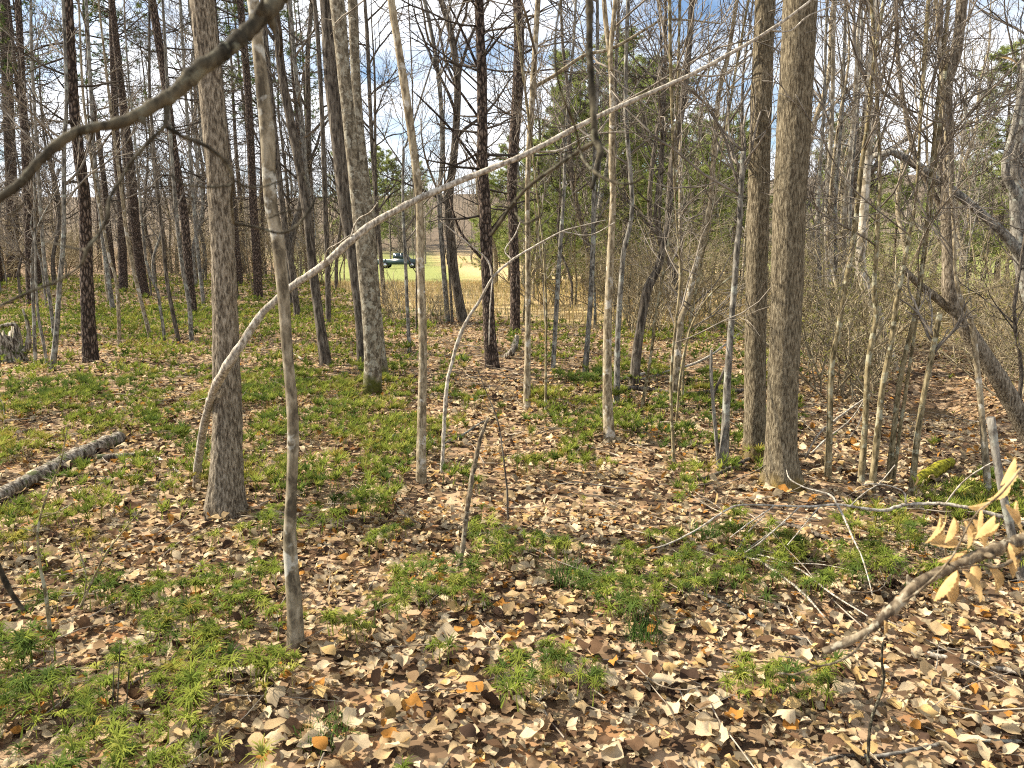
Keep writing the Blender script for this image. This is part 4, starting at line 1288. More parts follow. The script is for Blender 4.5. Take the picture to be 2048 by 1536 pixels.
# ------------------------------------------------------------------ brush
def proto_shrub(name, seed, H, stems, twigmat, leaves=None, spread=0.5, leafcount=1):
    r_ = np.random.default_rng(seed)
    root = empty(name, (0, 0, 0))
    cb = MB()
    st = np.column_stack([r_.normal(0, 0.18, (stems, 2)), np.full(stems, -0.05)])
    az = r_.uniform(0, 6.283, stems); t = np.abs(r_.normal(0, spread, stems))
    dr = np.stack([np.cos(az) * np.sin(t), np.sin(az) * np.sin(t), np.cos(t)], -1)
    P1 = grow(st, dr, H * r_.uniform(0.6, 1.15, stems), 9, 0.13, -0.02, r_)
    R1 = taper(r_.uniform(0.006, 0.016, stems), 9, 0.004)
    tubes(cb, P1, R1, 4)
    a, b, L, rr = children(P1, R1, 8, 0.15, 1.0, 0.4, 1.1, 0.25, 0.55, r_)
    P2 = grow(a, b, L, 5, 0.2, -0.01, r_); R2 = taper(np.maximum(rr * 0.55, 0.004), 5, 0.003)
    tubes(cb, P2, R2, 3)
    a, b, L, rr = children(P2, R2, 4, 0.2, 1.0, 0.4, 1.1, 0.3, 0.7, r_)
    P3 = grow(a, b, L, 3, 0.25, 0, r_)
    tubes(cb, P3, taper(np.maximum(rr * 0.6, 0.003), 3, 0.002), 3)
    cb.build('stems', MATS[twigmat], root)
    if leaves:
        nb = MB()
        C = P3[:, 1:, :].reshape(-1, 3)
        C = C[r_.uniform(0, 1, len(C)) < leafcount]
        needle_tufts(nb, C, 0.055, 3, r_, leaves)
        me = nb.build('leaves', MATS['needles'], root, smooth=False)
    return root

OLIVE = [(0.28, 0.28, 0.06), (0.34, 0.32, 0.09), (0.22, 0.24, 0.055)]
TANL = [(0.38, 0.26, 0.13), (0.45, 0.33, 0.18), (0.30, 0.19, 0.09)]
brush = [proto_shrub('brush_shrub', 400 + k, 1.7 + 0.3 * k, 15, 'twig_brush', None, 0.45) for k in range(4)]
oliv = [proto_shrub('budding_shrub', 410 + k, 1.6 + 0.35 * k, 14, 'twig_brush', OLIVE, 0.5, 0.55) for k in range(3)]
tanb = [proto_shrub('tan_shrub', 420 + k, 1.3 + 0.3 * k, 14, 'twig_brush', TANL, 0.55, 0.35) for k in range(2)]

def scatter_s(protos, n, pxr, Yr, s, label, group, seed, dmin=0.5):
    r_ = np.random.default_rng(seed)
    occ = []
    made, tries = 0, 0
    while made < n and tries < n * 30:
        tries += 1
        Y = r_.uniform(*Yr); px = r_.uniform(*pxr); x = px_x(px, Y)
        if sightline(px, Y) or any((x - a) ** 2 + (Y - b) ** 2 < dmin * dmin for a, b in occ):
            continue
        if abs(x - float(creek_x(Y))) < 0.75 and Y < 16:
            continue
        occ.append((x, Y))
        place(protos[r_.integers(len(protos))], USED, x, Y, r_.uniform(*s), r_.uniform(0, 6.28), label, 'shrub', group)
        made += 1

scatter_s(brush + oliv, 24, (1235, 1640), (13.5, 27), (0.7, 1.25), 'tangled bare brush shrub', 'shrubs of the middle brush', 11, 0.8)
scatter_s(tanb + oliv, 12, (1050, 1300), (19, 32), (0.8, 1.5), 'dry field-edge shrub', 'dry shrubs along the field edge', 12, 0.9)
scatter_s(oliv + brush + oliv, 32, (1620, 2120), (8.5, 22), (0.6, 1.2), 'creek thicket shrub', 'shrubs of the creek thicket', 13, 0.7)
scatter_s(brush, 44, (-120, 690), (34, 70), (1.0, 2.2), 'bare back-wood shrub', 'shrubs at the back of the left wood', 14, 1.5)

for k, (px, py, s, lab) in enumerate([(790, 652, 0.75, 'bare bush at the field edge between the mottled maples and the straight tan trunk'),
                                      (868, 648, 0.5, 'small bare bush at the field edge right of the straight tan trunk')]):
    p = ground_pt(px, py)
    place(brush[k], USED, p[0], p[1], s, k * 2.0, lab, 'shrub', None)

# green conifers beyond the brush
def proto_conifer(seed, H, r, ntuft):
    r_ = np.random.default_rng(seed)
    root = empty('white_pine', (0, 0, 0))
    pts = np.array([[0, 0, -0.2, r], [0.05, 0.02, H * 0.5, r * 0.6], [0, 0, H, 0.012]])
    mb = MB(); c = trunk_mesh(mb, pts, 7, 0, 0.5, 'plain', 0, 0.2, seed); mb.build('trunk', MATS['bark_pine'], root)
    cb, nb = MB(), MB()
    n1 = 70
    zs = H * (0.06 + 0.92 * np.sort(r_.uniform(0, 1, n1)))
    s = along(c, zs); d = radial(n1, -0.05, 0.45, r_)
    ln = 0.36 * H * (1.05 - zs / H) ** 0.75 * r_.uniform(0.55, 1.15, n1)
    P1 = grow(s[:, :3], d, ln, 6, 0.09, 0.04, r_); R1 = taper(np.minimum(s[:, 3] * 0.5, 0.03), 6, 0.005)
    tubes(cb, P1, R1, 4)
    a, b, L, rr = children(P1, R1, 7, 0.2, 1.0, 0.4, 1.0, 0.25, 0.5, r_)
    P2 = grow(a, b, L, 4, 0.12, 0.04, r_); tubes(cb, P2, taper(np.maximum(rr * .5, .004), 4, .003), 3)
    t = r_.uniform(0.15, 1, (len(P2), ntuft)); x = t * 3; i = np.minimum(x.astype(int), 2); f = (x - i)[..., None]
    C = (P2[np.arange(len(P2))[:, None], i] * (1 - f) + P2[np.arange(len(P2))[:, None], i + 1] * f).reshape(-1, 3)
    needle_tufts(nb, C, 0.24, 6, r_, [(0.25, 0.30, 0.09), (0.30, 0.35, 0.11), (0.20, 0.25, 0.08), (0.36, 0.38, 0.14)])
    cb.build('crown', MATS['twig_dark'], root); nb.build('needles', MATS['needles'], root, smooth=False)
    return root

conif = [proto_conifer(500 + k, 8 + 1.2 * k, 0.13, 6) for k in range(3)]
r_ = np.random.default_rng(9)
for k, (px, Y, s) in enumerate([(1075, 36, 0.85), (1115, 42, 1.05), (1165, 38, 0.95), (1215, 40, 1.15), (1262, 45, 1.3), (1305, 38, 1.0), (1350, 42, 1.1), (1400, 46, 1.1), (1450, 40, 0.85), (1120, 31, 0.55), (1190, 33, 0.6), (1250, 30, 0.6), (1320, 32, 0.65), (1390, 34, 0.7), (1985, 34, 1.0), (2040, 30, 0.95), (1780, 45, 0.8), (1470, 36, 0.6), (985, 62, 1.0), (1020, 52, 1.0), (1140, 55, 1.5), (1190, 58, 1.6), (1290, 55, 1.6), (1345, 60, 1.6), (1420, 58, 1.45), (1095, 50, 1.2), (1240, 52, 1.55), (1480, 55, 1.3), (1640, 60, 1.3), (1700, 62, 1.2), (1860, 55, 1.1), (1930, 58, 1.2)]):
    place(conif[k % 3], USED, px_x(px, Y), Y, s, r_.uniform(0, 6.28), 'bushy light green pine', 'tree', 'green pines beyond the brush')
for k, (px, Y, s) in enumerate([(742, 150, 2.0), (760, 165, 2.2), (785, 155, 1.9), (815, 170, 2.0), (845, 180, 1.9), (700, 160, 2.1)]):
    place(conif[k % 3], USED, px_x(px, Y), Y, s, r_.uniform(0, 6.28), 'distant hillside evergreen', 'tree', 'evergreens on the distant hillside')

# far wooded hillside: one mass
def far_wood():
    r_ = np.random.default_rng(31)
    mb = MB()
    n = 900
    Y = r_.uniform(112, 330, n); px = r_.uniform(-500, 2600, n)
    x = (px - 1024) / FPX * Y
    z = height(x, Y)
    H = r_.uniform(8, 14, n)
    P = np.stack([np.stack([x, Y, z - 0.3], -1), np.stack([x + r_.normal(0, .3, n), Y, z + H * 0.5], -1), np.stack([x + r_.normal(0, .6, n), Y, z + H], -1)], 1)
    R = np.stack([np.full(n, 0.17), np.full(n, 0.11), np.full(n, 0.03)], 1)
    tubes(mb, P, R, 3)
    st, dr, L, rr = children(P, R, 12, 0.22, 0.98, 0.4, 0.95, 0.22, 0.4, r_)
    P1 = grow(st, dr, L, 3, 0.12, 0.1, r_)
    tubes(mb, P1, taper(np.full(len(P1), 0.06), 3, 0.03), 3)
    st, dr, L, rr = children(P1, np.full((len(P1), 3), 0.03), 2, 0.3, 1.0, 0.4, 0.9, 0.4, 0.7, r_)
    tubes(mb, grow(st, dr, L, 2, 0.12, 0.1, r_), np.full((len(st), 2), 0.022), 3)
    o = mb.build('distant_woods', MATS['twig_grey'])
    tag(o, 'bare grey-brown woods covering the distant hillside', 'woods', kind='stuff')
far_wood()

# every copied tree and shrub is told apart by the trunks it is seen between
MARKS = [(-400, 'frame edge'), (28, 'far left pine'), (172, 'lone plated pine'), (448, 'oak'), (560, 'nearest slim maple'), (735, 'mottled maple'), (843, 'straight tan trunk'), (975, 'centre pine'), (1056, 'pale sapling'), (1218, 'forked pale maple'), (1320, 'crooked trunk'), (1470, 'broken-topped sapling'), (1570, 'double trunk'), (1730, 'bent pale trunk'), (1900, 'leaning trunk'), (2040, 'right edge'), (3000, 'frame edge')]
ORD = ['first', 'second', 'third', 'fourth', 'fifth', 'sixth', 'seventh', 'eighth', 'ninth', 'tenth', 'eleventh', 'twelfth', 'thirteenth', 'fourteenth', 'fifteenth', 'sixteenth', 'seventeenth', 'eighteenth', 'nineteenth', 'twentieth']
def relabel():
    slots = {}
    for o, lab in PLACED:
        u, v, d = project(o.location.x, o.location.y, o.location.z + 1.0)
        k = max(i for i in range(len(MARKS) - 1) if MARKS[i][0] <= max(float(u), -399))
        slots.setdefault((lab, k), []).append((float(u), o))
    for (lab, k), lst in slots.items():
        lst.sort(key=lambda t: t[0])
        for i, (u, o) in enumerate(lst):
            if k == 0: where = 'left of the far left pine'
            elif MARKS[k + 1][1] == 'right edge': where = 'between leaning trunk and right edge'
            elif MARKS[k][1] == 'right edge': where = 'at the right edge'
            else: where = 'between %s and %s' % (MARKS[k][1], MARKS[k + 1][1])
            o['label'] = lab + (', ' + ORD[min(i, 19)] + ' from left ' if len(lst) > 1 else ' ') + where
relabel()

# ------------------------------------------------------------------ branches, logs, sticks
def poly3(pts, n):
    """pts (px,py,w,depth) -> smoothed xyz+r"""
    rows = []
    for (px, py, w, Y) in pts:
        p = at_depth(px, py, Y); rows.append([*p, 0.5 * w * scale_at(p)])
    return catmull(np.array(rows), n)

def wood(name, label, cat, pts, mat, sides=10, n=None, lump=0.08, group=None, parent=None, origin=None, seed=0, buds=0):
    """a branch traced through space; pts = (px, py, width_px, depth)"""
    c = poly3(pts, n or max(14, len(pts) * 8))
    r_ = np.random.default_rng(900 + seed + len(pts))
    c[1:-1, :3] += r_.normal(0, 1, (len(c) - 2, 3)) * (c[1:-1, 3:4] * lump)
    c[:, 3] *= 1 + r_.normal(0, lump, len(c))
    org = c[0, :3].copy() if origin is None else origin
    mb = MB(); tubes(mb, (c[:, :3] - org)[None], c[:, 3][None], sides)
    if buds:
        for t in r_.uniform(0.1, 0.95, buds):
            i = int(t * (len(c) - 2)); p = c[i, :3] - org; d = norm(r_.normal(0, 1, 3))
            q = np.stack([p, p + d * c[i, 3] * 1.6, p + d * c[i, 3] * 2.6])
            tubes(mb, q[None], (c[i, 3] * np.array([0.7, 0.55, 0.12]))[None], 5)
    o = mb.build(name, MATS[mat], parent)
    if parent is None:
        o.location = org
        tag(o, label, cat, group)
    return o, c, org

def on_ground(pts, up=0.0):
    """(px,py,w) points lying on the ground -> with depth"""
    out = []
    for (px, py, w, *h) in pts:
        p = ground_pt(px, py)
        out.append((px, py, w, p[1] + (h[0] if h else 0)))
    return out

# the long fallen pole that leans on the oak and reaches across to the double trunk
pole = [(392, 985, 15, 5.0), (396, 930, 16, 4.9), (408, 850, 16, 4.65), (428, 780, 17, 4.4), (456, 730, 19, 4.22), (484, 688, 17, 4.2), (520, 632, 15, 4.2), (578, 577, 14, 4.2), (640, 535, 15, 4.2), (700, 483, 15, 4.2), (745, 448, 15, 4.22), (830, 401, 13, 4.25), (920, 362, 12, 4.3), (1000, 330, 11, 4.32), (1060, 304, 11, 4.35), (1200, 231, 10, 4.4), (1380, 150, 8, 4.5), (1480, 96, 7, 4.55), (1540, 60, 6, 4.6), (1600, 18, 5, 4.62), (1640, -15, 4, 4.65), (1700, -60, 3, 4.7)]
pl, pc, porg = wood('fallen_pole', 'long smooth grey pole leaning on the oak and slanting up to the right', 'dead branch', pole, 'bark_bleached', 14, 150, 0.05)
for k, (i, pts) in enumerate([(0, [(700, 480, 4, 4.2), (715, 440, 3, 4.15), (740, 425, 3, 4.1), (755, 405, 2, 4.05)]),
                              (1, [(648, 530, 4, 4.2), (655, 500, 3, 4.1), (675, 488, 3, 4.0), (700, 470, 2, 3.95)]),
                              (2, [(1060, 304, 5, 4.35), (1120, 300, 4, 4.4), (1180, 270, 3, 4.5), (1250, 262, 2, 4.6)]),
                              (3, [(1380, 150, 4, 4.5), (1440, 150, 3, 4.6), (1500, 120, 2, 4.7)]),
                              (4, [(1540, 60, 4, 4.6), (1580, 62, 3, 4.6), (1620, 30, 3, 4.65), (1690, 4, 2, 4.7)])]):
    wood('twig', None, None, pts, 'bark_bleached', 5, 14, 0.1, None, pl, porg, k)

# big out-of-focus branch at the upper left, close to the camera
br, bc, borg = wood('overhanging_branch', 'thick blurred mossy branch sweeping across the upper left corner', 'branch',
    [(640, -110, 40, 0.92), (552, 2, 36, 0.86), (512, 45, 33, 0.84), (470, 85, 31, 0.82), (430, 118, 30, 0.80), (390, 145, 33, 0.79), (350, 185, 28, 0.78), (300, 215, 25, 0.77), (262, 238, 25, 0.76), (220, 250, 21, 0.75), (160, 262, 19, 0.74), (120, 285, 21, 0.73), (80, 322, 19, 0.72), (40, 366, 18, 0.71), (0, 396, 17, 0.70), (-70, 440, 15, 0.69)], 'bark_branch', 16, 120, 0.06, buds=6)
sub = [[(337, 200, 12, 0.78), (331, 232, 10, 0.77), (329, 252, 10, 0.765), (300, 282, 8, 0.76), (264, 322, 8, 0.75), (248, 350, 7, 0.75), (221, 393, 8, 0.74), (214, 436, 7, 0.73), (200, 466, 6, 0.73), (173, 500, 8, 0.72), (165, 527, 6, 0.72), (120, 560, 6, 0.71), (66, 581, 6, 0.70), (0, 612, 6, 0.69), (-40, 630, 5, 0.68)],
       [(173, 500, 5, 0.72), (150, 497, 4, 0.73), (110, 488, 4, 0.74), (80, 477, 3, 0.75)],
       [(329, 252, 9, 0.765), (366, 273, 8, 0.78), (414, 294, 8, 0.79), (450, 323, 7, 0.80), (467, 360, 6, 0.81), (457, 371, 5, 0.81), (416, 374, 5, 0.80), (367, 368, 4, 0.79), (340, 348, 5, 0.79)],
       [(467, 360, 5, 0.81), (490, 372, 5, 0.83), (520, 375, 4, 0.85), (560, 362, 4, 0.86), (620, 342, 3, 0.88), (650, 336, 3, 0.9)],
       [(467, 446, 6, 0.85), (512, 455, 6, 0.86), (558, 466, 6, 0.87), (588, 456, 6, 0.88), (612, 430, 6, 0.89), (630, 396, 5, 0.90), (616, 372, 3, 0.91), (610, 352, 3, 0.91)],
       [(630, 396, 4, 0.90), (652, 394, 3, 0.91), (676, 388, 3, 0.92)],
       [(536, 437, 4, 0.87), (570, 424, 4, 0.88), (606, 418, 4, 0.89)],
       [(467, 360, 6, 0.81), (462, 400, 6, 0.83), (467, 446, 6, 0.85)],
       [(20, 430, 4, 0.70), (35, 420, 5, 0.70), (50, 402, 4, 0.70)]]
for k, s in enumerate(sub):
    wood('twig', None, None, s, 'bark_branch', 8, 40, 0.08, None, br, borg, 10 + k, buds=3)

# drooping blurred branch, top centre
dr_, dc, dorg = wood('drooping_branch', 'dark blurred branch hanging straight down from the top centre', 'branch',
    [(1176, -90, 20, 1.05), (1179, 0, 16, 1.05), (1179, 100, 14, 1.04), (1184, 183, 13, 1.03), (1188, 250, 13, 1.02), (1192, 283, 17, 1.02), (1201, 300, 13, 1.01), (1195, 333, 10, 1.0), (1184, 378, 8, 0.99)], 'bark_branch', 12, 60, 0.08, buds=4)
for k, s in enumerate([[(1192, 283, 10, 1.02), (1157, 303, 9, 1.03), (1107, 337, 8, 1.04), (1057, 373, 8, 1.05), (1024, 410, 8, 1.06), (983, 470, 7, 1.08)],
                       [(1201, 300, 8, 1.01), (1212, 315, 6, 1.01)],
                       [(1160, 300, 4, 1.0), (1168, 322, 5, 0.95), (1198, 350, 6, 0.9), (1231, 365, 6, 0.88), (1264, 367, 6, 0.87), (1287, 352, 6, 0.86)],
                       [(1128, -30, 5, 0.9), (1112, 60, 5, 0.9), (1112, 140, 5, 0.9), (1128, 200, 5, 0.92), (1150, 253, 5, 0.96), (1160, 300, 4, 1.0)],
                       [(1030, 425, 4, 1.06), (1050, 447, 5, 1.0), (1078, 434, 5, 0.98)]]):
    wood('twig', None, None, s, 'bark_branch', 8, 30, 0.08, None, dr_, dorg, 30 + k, buds=2)

# dead beech branch at the lower right with its dry leaves
be, bec, beorg = wood('beech_branch', 'blurred brown branch with dry tan leaves reaching in from the right edge', 'branch',
    [(2120, 1045, 24, 1.35), (2048, 1076, 24, 1.33), (1980, 1102, 23, 1.31), (1900, 1136, 23, 1.30), (1840, 1166, 22, 1.29), (1790, 1212, 21, 1.28), (1742, 1258, 18, 1.27), (1692, 1285, 16, 1.27), (1646, 1302, 13, 1.27)], 'bark_beech', 14, 70, 0.10, buds=5)
for k, s in enumerate([[(1790, 1212, 6, 1.28), (1840, 1180, 5, 1.26), (1900, 1120, 4, 1.24), (1950, 1030, 4, 1.22), (2000, 990, 4, 1.2), (2048, 930, 4, 1.2)],
                       [(1900, 1136, 5, 1.3), (1890, 1090, 4, 1.28), (1910, 1050, 3, 1.27), (1950, 1035, 3, 1.26)],
                       [(2060, 1098, 9, 1.30), (2000, 1133, 8, 1.29), (1960, 1130, 4, 1.29), (1920, 1135, 3, 1.28)],
                       [(1742, 1260, 5, 1.27), (1700, 1310, 5, 1.22), (1640, 1332, 4, 1.2), (1600, 1318, 3, 1.2), (1556, 1312, 3, 1.2)],
                       [(1640, 1332, 4, 1.2), (1590, 1348, 4, 1.2), (1556, 1346, 3, 1.2)]]):
    wood('twig', None, None, s, 'bark_beech', 6, 24, 0.08, None, be, beorg, 40 + k)

def pleated_leaf(r_, width):
    """a dry beech leaf with raised pleats between its parallel veins"""
    ns = 17
    s = np.linspace(0, 1, ns)
    w = width * np.sin(math.pi * np.clip(s, 0.02, 0.985) ** 0.85) ** 0.75
    bend = r_.uniform(-1.2, 1.2); fold = r_.uniform(0.1, 0.6); curl = r_.uniform(-0.3, 0.9)
    ang = bend * (s - 0.5)
    x = np.concatenate([[0], np.cumsum(np.cos(ang[:-1]))]) / (ns - 1) - 0.5
    z = np.concatenate([[0], np.cumsum(np.sin(ang[:-1]))]) / (ns - 1)
    V = []
    for k in range(ns):
        for sd in (-1, -0.5, 0, 0.5, 1):
            pl = 0.016 * (1 if k % 2 else -1) * abs(sd)
            V.append([x[k] + 0.05 * abs(sd), sd * w[k], z[k] + fold * abs(sd) * w[k] + curl * sd * sd * w[k] + pl])
    q = [[i * 5 + j, (i + 1) * 5 + j, (i + 1) * 5 + j + 1, i * 5 + j + 1] for i in range(ns - 1) for j in range(4)]
    return np.array(V), np.array(q)

def hang_leaf(parent, org, px, py, Y, length_px, ang, r_, mat='beech_leaf', width=0.21):
    p = at_depth(px, py, Y)
    V, q = pleated_leaf(r_, width)
    L = length_px * scale_at(p)
    V = V.copy(); V[:, 0] += 0.5
    V *= L
    # leaf axis hangs in the picture plane at angle ang (degrees below horizontal to the right)
    a = math.radians(ang); yaw = r_.uniform(-0.9, 0.9)
    ax = np.array([math.cos(a), r_.uniform(-0.3, 0.3), -math.sin(a)]); ax /= np.linalg.norm(ax)
    up = np.array([math.sin(a) * math.cos(yaw), -abs(math.cos(yaw)) * 0.5 + math.sin(yaw), math.cos(a)])
    sd = np.cross(up, ax); sd /= np.linalg.norm(sd); up = np.cross(ax, sd)
    W = V[:, :1] * ax + V[:, 1:2] * sd + V[:, 2:3] * up
    mb = MB(); mb.add(W, q)
    o = mb.build('leaf', MATS[mat], parent, smooth=True)
    o.location = p - org
    return o
r_ = np.random.default_rng(3)
for (px, py, L, ang) in [(1880, 1030, 62, 115), (1893, 1032, 58, 125), (1908, 1034, 55, 100), (1925, 1035, 62, 80), (1945, 1038, 70, 60), (1962, 1016, 50, 95), (1990, 1030, 60, 120), (2000, 1045, 52, 150), (1860, 1088, 70, 5), (1935, 1100, 66, 165), (1915, 1140, 80, 112), (1900, 1150, 70, 75), (1925, 1140, 72, 62), (1948, 1120, 70, 92), (1975, 1130, 66, 68), (2030, 915, 60, 110), (2040, 935, 70, 120), (2020, 960, 60, 140), (2032, 1000, 75, 70), (2010, 1010, 60, 50), (2018, 1085, 75, 78), (2040, 1060, 60, 100), (1985, 1000, 55, 170), (1768, 1240, 42, 80)]:
    hang_leaf(be, beorg, px, py, 1.27 + r_.normal(0, 0.03), L, ang, r_)

# a single leaf caught on a bare twig high at the right
tw, twc, twg = wood('bare_twig', 'thin twig with one tan leaf high in the upper right corner', 'twig', [(2120, 60, 5, 1.6), (2040, 100, 4, 1.6), (1990, 118, 3, 1.6)], 'bark_branch', 6, 16, 0.05)
hang_leaf(tw, twg, 1998, 114, 1.6, 36, 25, r_)

# thin bare branches low at the right, lying over the leaves
lb, lbc, lorg = wood('low_branch', 'long thin pale branch lying level in front of the widest trunk', 'branch',
    [(2060, 1050, 8, 3.7), (1955, 1020, 8, 3.75), (1890, 1008, 7, 3.8), (1812, 1009, 7, 3.85), (1771, 1021, 7, 3.85), (1730, 1017, 6, 3.85), (1674, 1009, 6, 3.85), (1620, 1013, 5, 3.85), (1550, 1011, 4, 3.85), (1475, 1011, 4, 3.85), (1430, 1035, 4, 3.75), (1392, 1060, 3, 3.65), (1336, 1088, 3, 3.55), (1290, 1100, 2, 3.5)], 'bark_bleached', 7, 90, 0.12)
for k, s in enumerate([[(1674, 1009, 5, 3.85), (1690, 1040, 4, 3.7), (1705, 1075, 4, 3.55), (1722, 1110, 3, 3.4), (1735, 1150, 3, 3.3), (1745, 1190, 2, 3.2)],
                       [(1674, 1009, 4, 3.85), (1660, 990, 4, 3.9), (1610, 975, 3, 3.95), (1580, 958, 3, 4.0), (1573, 940, 2, 4.05)],
                       [(1812, 1009, 4, 3.85), (1808, 985, 3, 3.85), (1780, 972, 3, 3.85), (1745, 968, 3, 3.85), (1725, 970, 2, 3.85)],
                       [(1600, 1013, 3, 3.85), (1560, 1050, 3, 3.7), (1520, 1085, 3, 3.55), (1490, 1105, 2, 3.45)],
                       [(1550, 1011, 3, 3.85), (1500, 1045, 3, 3.7), (1460, 1075, 2, 3.6)],
                       [(1700, 1012, 3, 3.85), (1730, 985, 3, 3.9), (1760, 965, 2, 3.95), (1790, 930, 2, 4.0)],
                       [(1640, 1012, 3, 3.85), (1600, 1060, 2, 3.7), (1575, 1090, 2, 3.6)],
                       [(1890, 1008, 3, 3.8), (1930, 960, 3, 3.8), (1998, 920, 3, 3.8), (2040, 935, 2, 3.8)]]):
    wood('twig', None, None, s, 'bark_bleached', 5, 18, 0.12, None, lb, lorg, 60 + k)
for (px, py, L, ang) in [(1434, 985, 26, 95), (1389, 1035, 24, 100), (1361, 1045, 20, 95), (1407, 1035, 18, 150), (1833, 950, 24, 95), (1440, 1010, 18, 75)]:
    hang_leaf(lb, lorg, px, py, 3.72, L, ang, r_)

bu, buc, buorg = wood('brush_pile', 'fan of thin fallen pale twigs lying on leaves at lower right', 'twigs', on_ground([(1466, 1113, 5, -0.1), (1510, 1118, 6, -0.1), (1560, 1150, 5, -0.1), (1610, 1190, 5, -0.1), (1650, 1235, 3, -0.1)]), 'bark_bleached', 6, 30, 0.12)
for k, s in enumerate([[(1466, 1110, 4), (1530, 1112, 4), (1600, 1140, 4), (1660, 1185, 4), (1735, 1232, 3)], [(1480, 1110, 3), (1520, 1080, 3), (1570, 1045, 2)], [(1470, 1108, 3), (1500, 1060, 3), (1530, 1030, 2)], [(1490, 1115, 3), (1560, 1125, 3), (1650, 1130, 2), (1740, 1150, 2)], [(1475, 1112, 4), (1440, 1112, 3), (1400, 1100, 2)]]):
    wood('twig', None, None, [(a, b, w, y - 0.12 - 0.05 * i) for i, (a, b, w, y) in enumerate(on_ground(s))], 'bark_bleached', 5, 24, 0.12, None, bu, buorg, 70 + k)

# logs and sticks on the ground
def lying(name, label, cat, pts, mat, sides=9, n=None, lump=0.1, lift=0.6, seed=0):
    q = []
    for (px, py, w) in pts:
        p = ground_pt(px, py); r = 0.5 * w * scale_at(p)
        z = p[2] + r * lift
        # raise the point by r*lift: find the pixel-independent point
        q.append([p[0], p[1] + r * 0.6, z + 0.01, r])
    c = catmull(np.array(q), n or max(12, len(pts) * 8))
    rr = np.random.default_rng(seed + 50)
    c[:, 3] *= 1 + rr.normal(0, lump, len(c))
    c[1:-1, :3] += rr.normal(0, 1, (len(c) - 2, 3)) * c[1:-1, 3:4] * lump
    org = c[0, :3].copy()
    mb = MB(); tubes(mb, (c[:, :3] - org)[None], c[:, 3][None], sides)
    o = mb.build(name, MATS[mat])
    o.location = org
    tag(o, label, cat)
    return o, c, org
lg, lgc, lgo = lying('fallen_log', 'weathered grey fallen log lying at the left edge', 'log', [(-120, 1075, 30), (0, 1003, 30), (80, 962, 30), (150, 925, 30), (236, 888, 27)], 'wood_rotten', 18, 60, 0.05)
sb = MB(); c2 = poly3(on_ground([(196, 925, 13), (240, 922, 11), (297, 918, 8)]), 16); tubes(sb, (c2[:, :3] + np.array([0, 0, .04]) - lgo)[None], c2[:, 3][None], 8); sb.build('branch_stub', MATS['wood_rotten'], lg)
lying('fallen_stick', 'straight pale stick lying on moss left of the oak foot', 'stick', [(293, 905, 6), (330, 930, 6), (370, 958, 5)], 'bark_bleached', 6)
lying('fallen_stick', 'arched grey stick lying on the ground left of the straight tan trunk', 'stick', [(738, 900, 8), (770, 889, 9), (810, 888, 9), (850, 896, 8), (872, 898, 6)], 'bark_grey', 7, lift=2.5)
lying('fallen_stick', 'thin curved stick behind the leaning dead stick in the centre', 'stick', [(890, 896, 5), (925, 880, 5), (958, 856, 4), (972, 848, 3)], 'bark_grey', 6, lift=3)
lying('fallen_stick', 'dark rotting stick lying right of centre among twigs and moss', 'stick', [(1540, 1048, 8), (1600, 1062, 10), (1640, 1078, 10), (1690, 1092, 8)], 'bark_dark', 8)
lying('fallen_stick', 'dark curved stick at the foot of the double trunk', 'stick', [(1380, 972, 6), (1430, 960, 9), (1470, 942, 9), (1500, 924, 7)], 'bark_dark', 8, lift=1.5)
lying('fallen_stick', 'long pale stick on leaves at the right of the bottom edge', 'stick', [(1828, 1312, 10), (1900, 1326, 11), (1980, 1343, 12), (2080, 1362, 12)], 'bark_bleached', 8)
lying('fallen_stick', 'short grey stick on leaves left of the mottled maple foot', 'stick', [(588, 716, 4), (604, 730, 5)], 'bark_bleached', 5, lift=4)
lying('fallen_stick', 'thin grey stick by the foot of the grey sapling on the shaded slope', 'stick', [(815, 707, 4), (870, 712, 4), (930, 718, 4)], 'bark_dark', 5)
lying('fallen_branch', 'long thin dark branch lying across moss below the low twigs at lower right', 'branch', [(1350, 1165, 6), (1440, 1210, 7), (1540, 1265, 8), (1650, 1298, 7)], 'bark_grey', 7)
lying('fallen_branch', 'thin grey branch curving along the bottom right corner', 'branch', [(1628, 1540, 7), (1690, 1524, 7), (1745, 1526, 7), (1795, 1520, 8), (1850, 1509, 8), (1928, 1496, 8), (2060, 1497, 8)], 'bark_grey', 7, lift=2.0)
lying('fallen_log', 'black dead log lying across the hollow behind the pale forked maple', 'log', [(1238, 786, 9), (1300, 790, 9), (1370, 797, 8), (1440, 793, 9), (1500, 792, 9)], 'bark_dark', 8, lift=2.0)
lying('fallen_branch', 'pale fallen branch slanting up behind the pale forked maple', 'branch', [(1238, 772, 7), (1300, 757, 7), (1360, 742, 7)], 'bark_bleached', 7, lift=3)
wood('leaning_branch', 'pale thin branch propped through the stem tangle, rising right', 'branch', [(1240, 772, 6, 9.3), (1330, 745, 6, 9.2), (1400, 722, 5, 9.2), (1450, 690, 4, 9.2), (1492, 655, 3, 9.2)], 'bark_bleached', 6)
wood('leaning_branch', 'dark propped branch rising steeply left of the broken-topped sapling', 'branch', [(1398, 850, 8, 7.6), (1418, 805, 7, 7.6), (1440, 760, 6, 7.6), (1450, 735, 5, 7.6)], 'bark_dark', 6)
wood('leaning_branch', 'first thin leaning twig rising right of the widest trunk', 'branch', [(1610, 915, 4, 5.9), (1640, 865, 4, 5.9), (1690, 825, 4, 6.0), (1740, 790, 3, 6.1)], 'bark_bleached', 5)
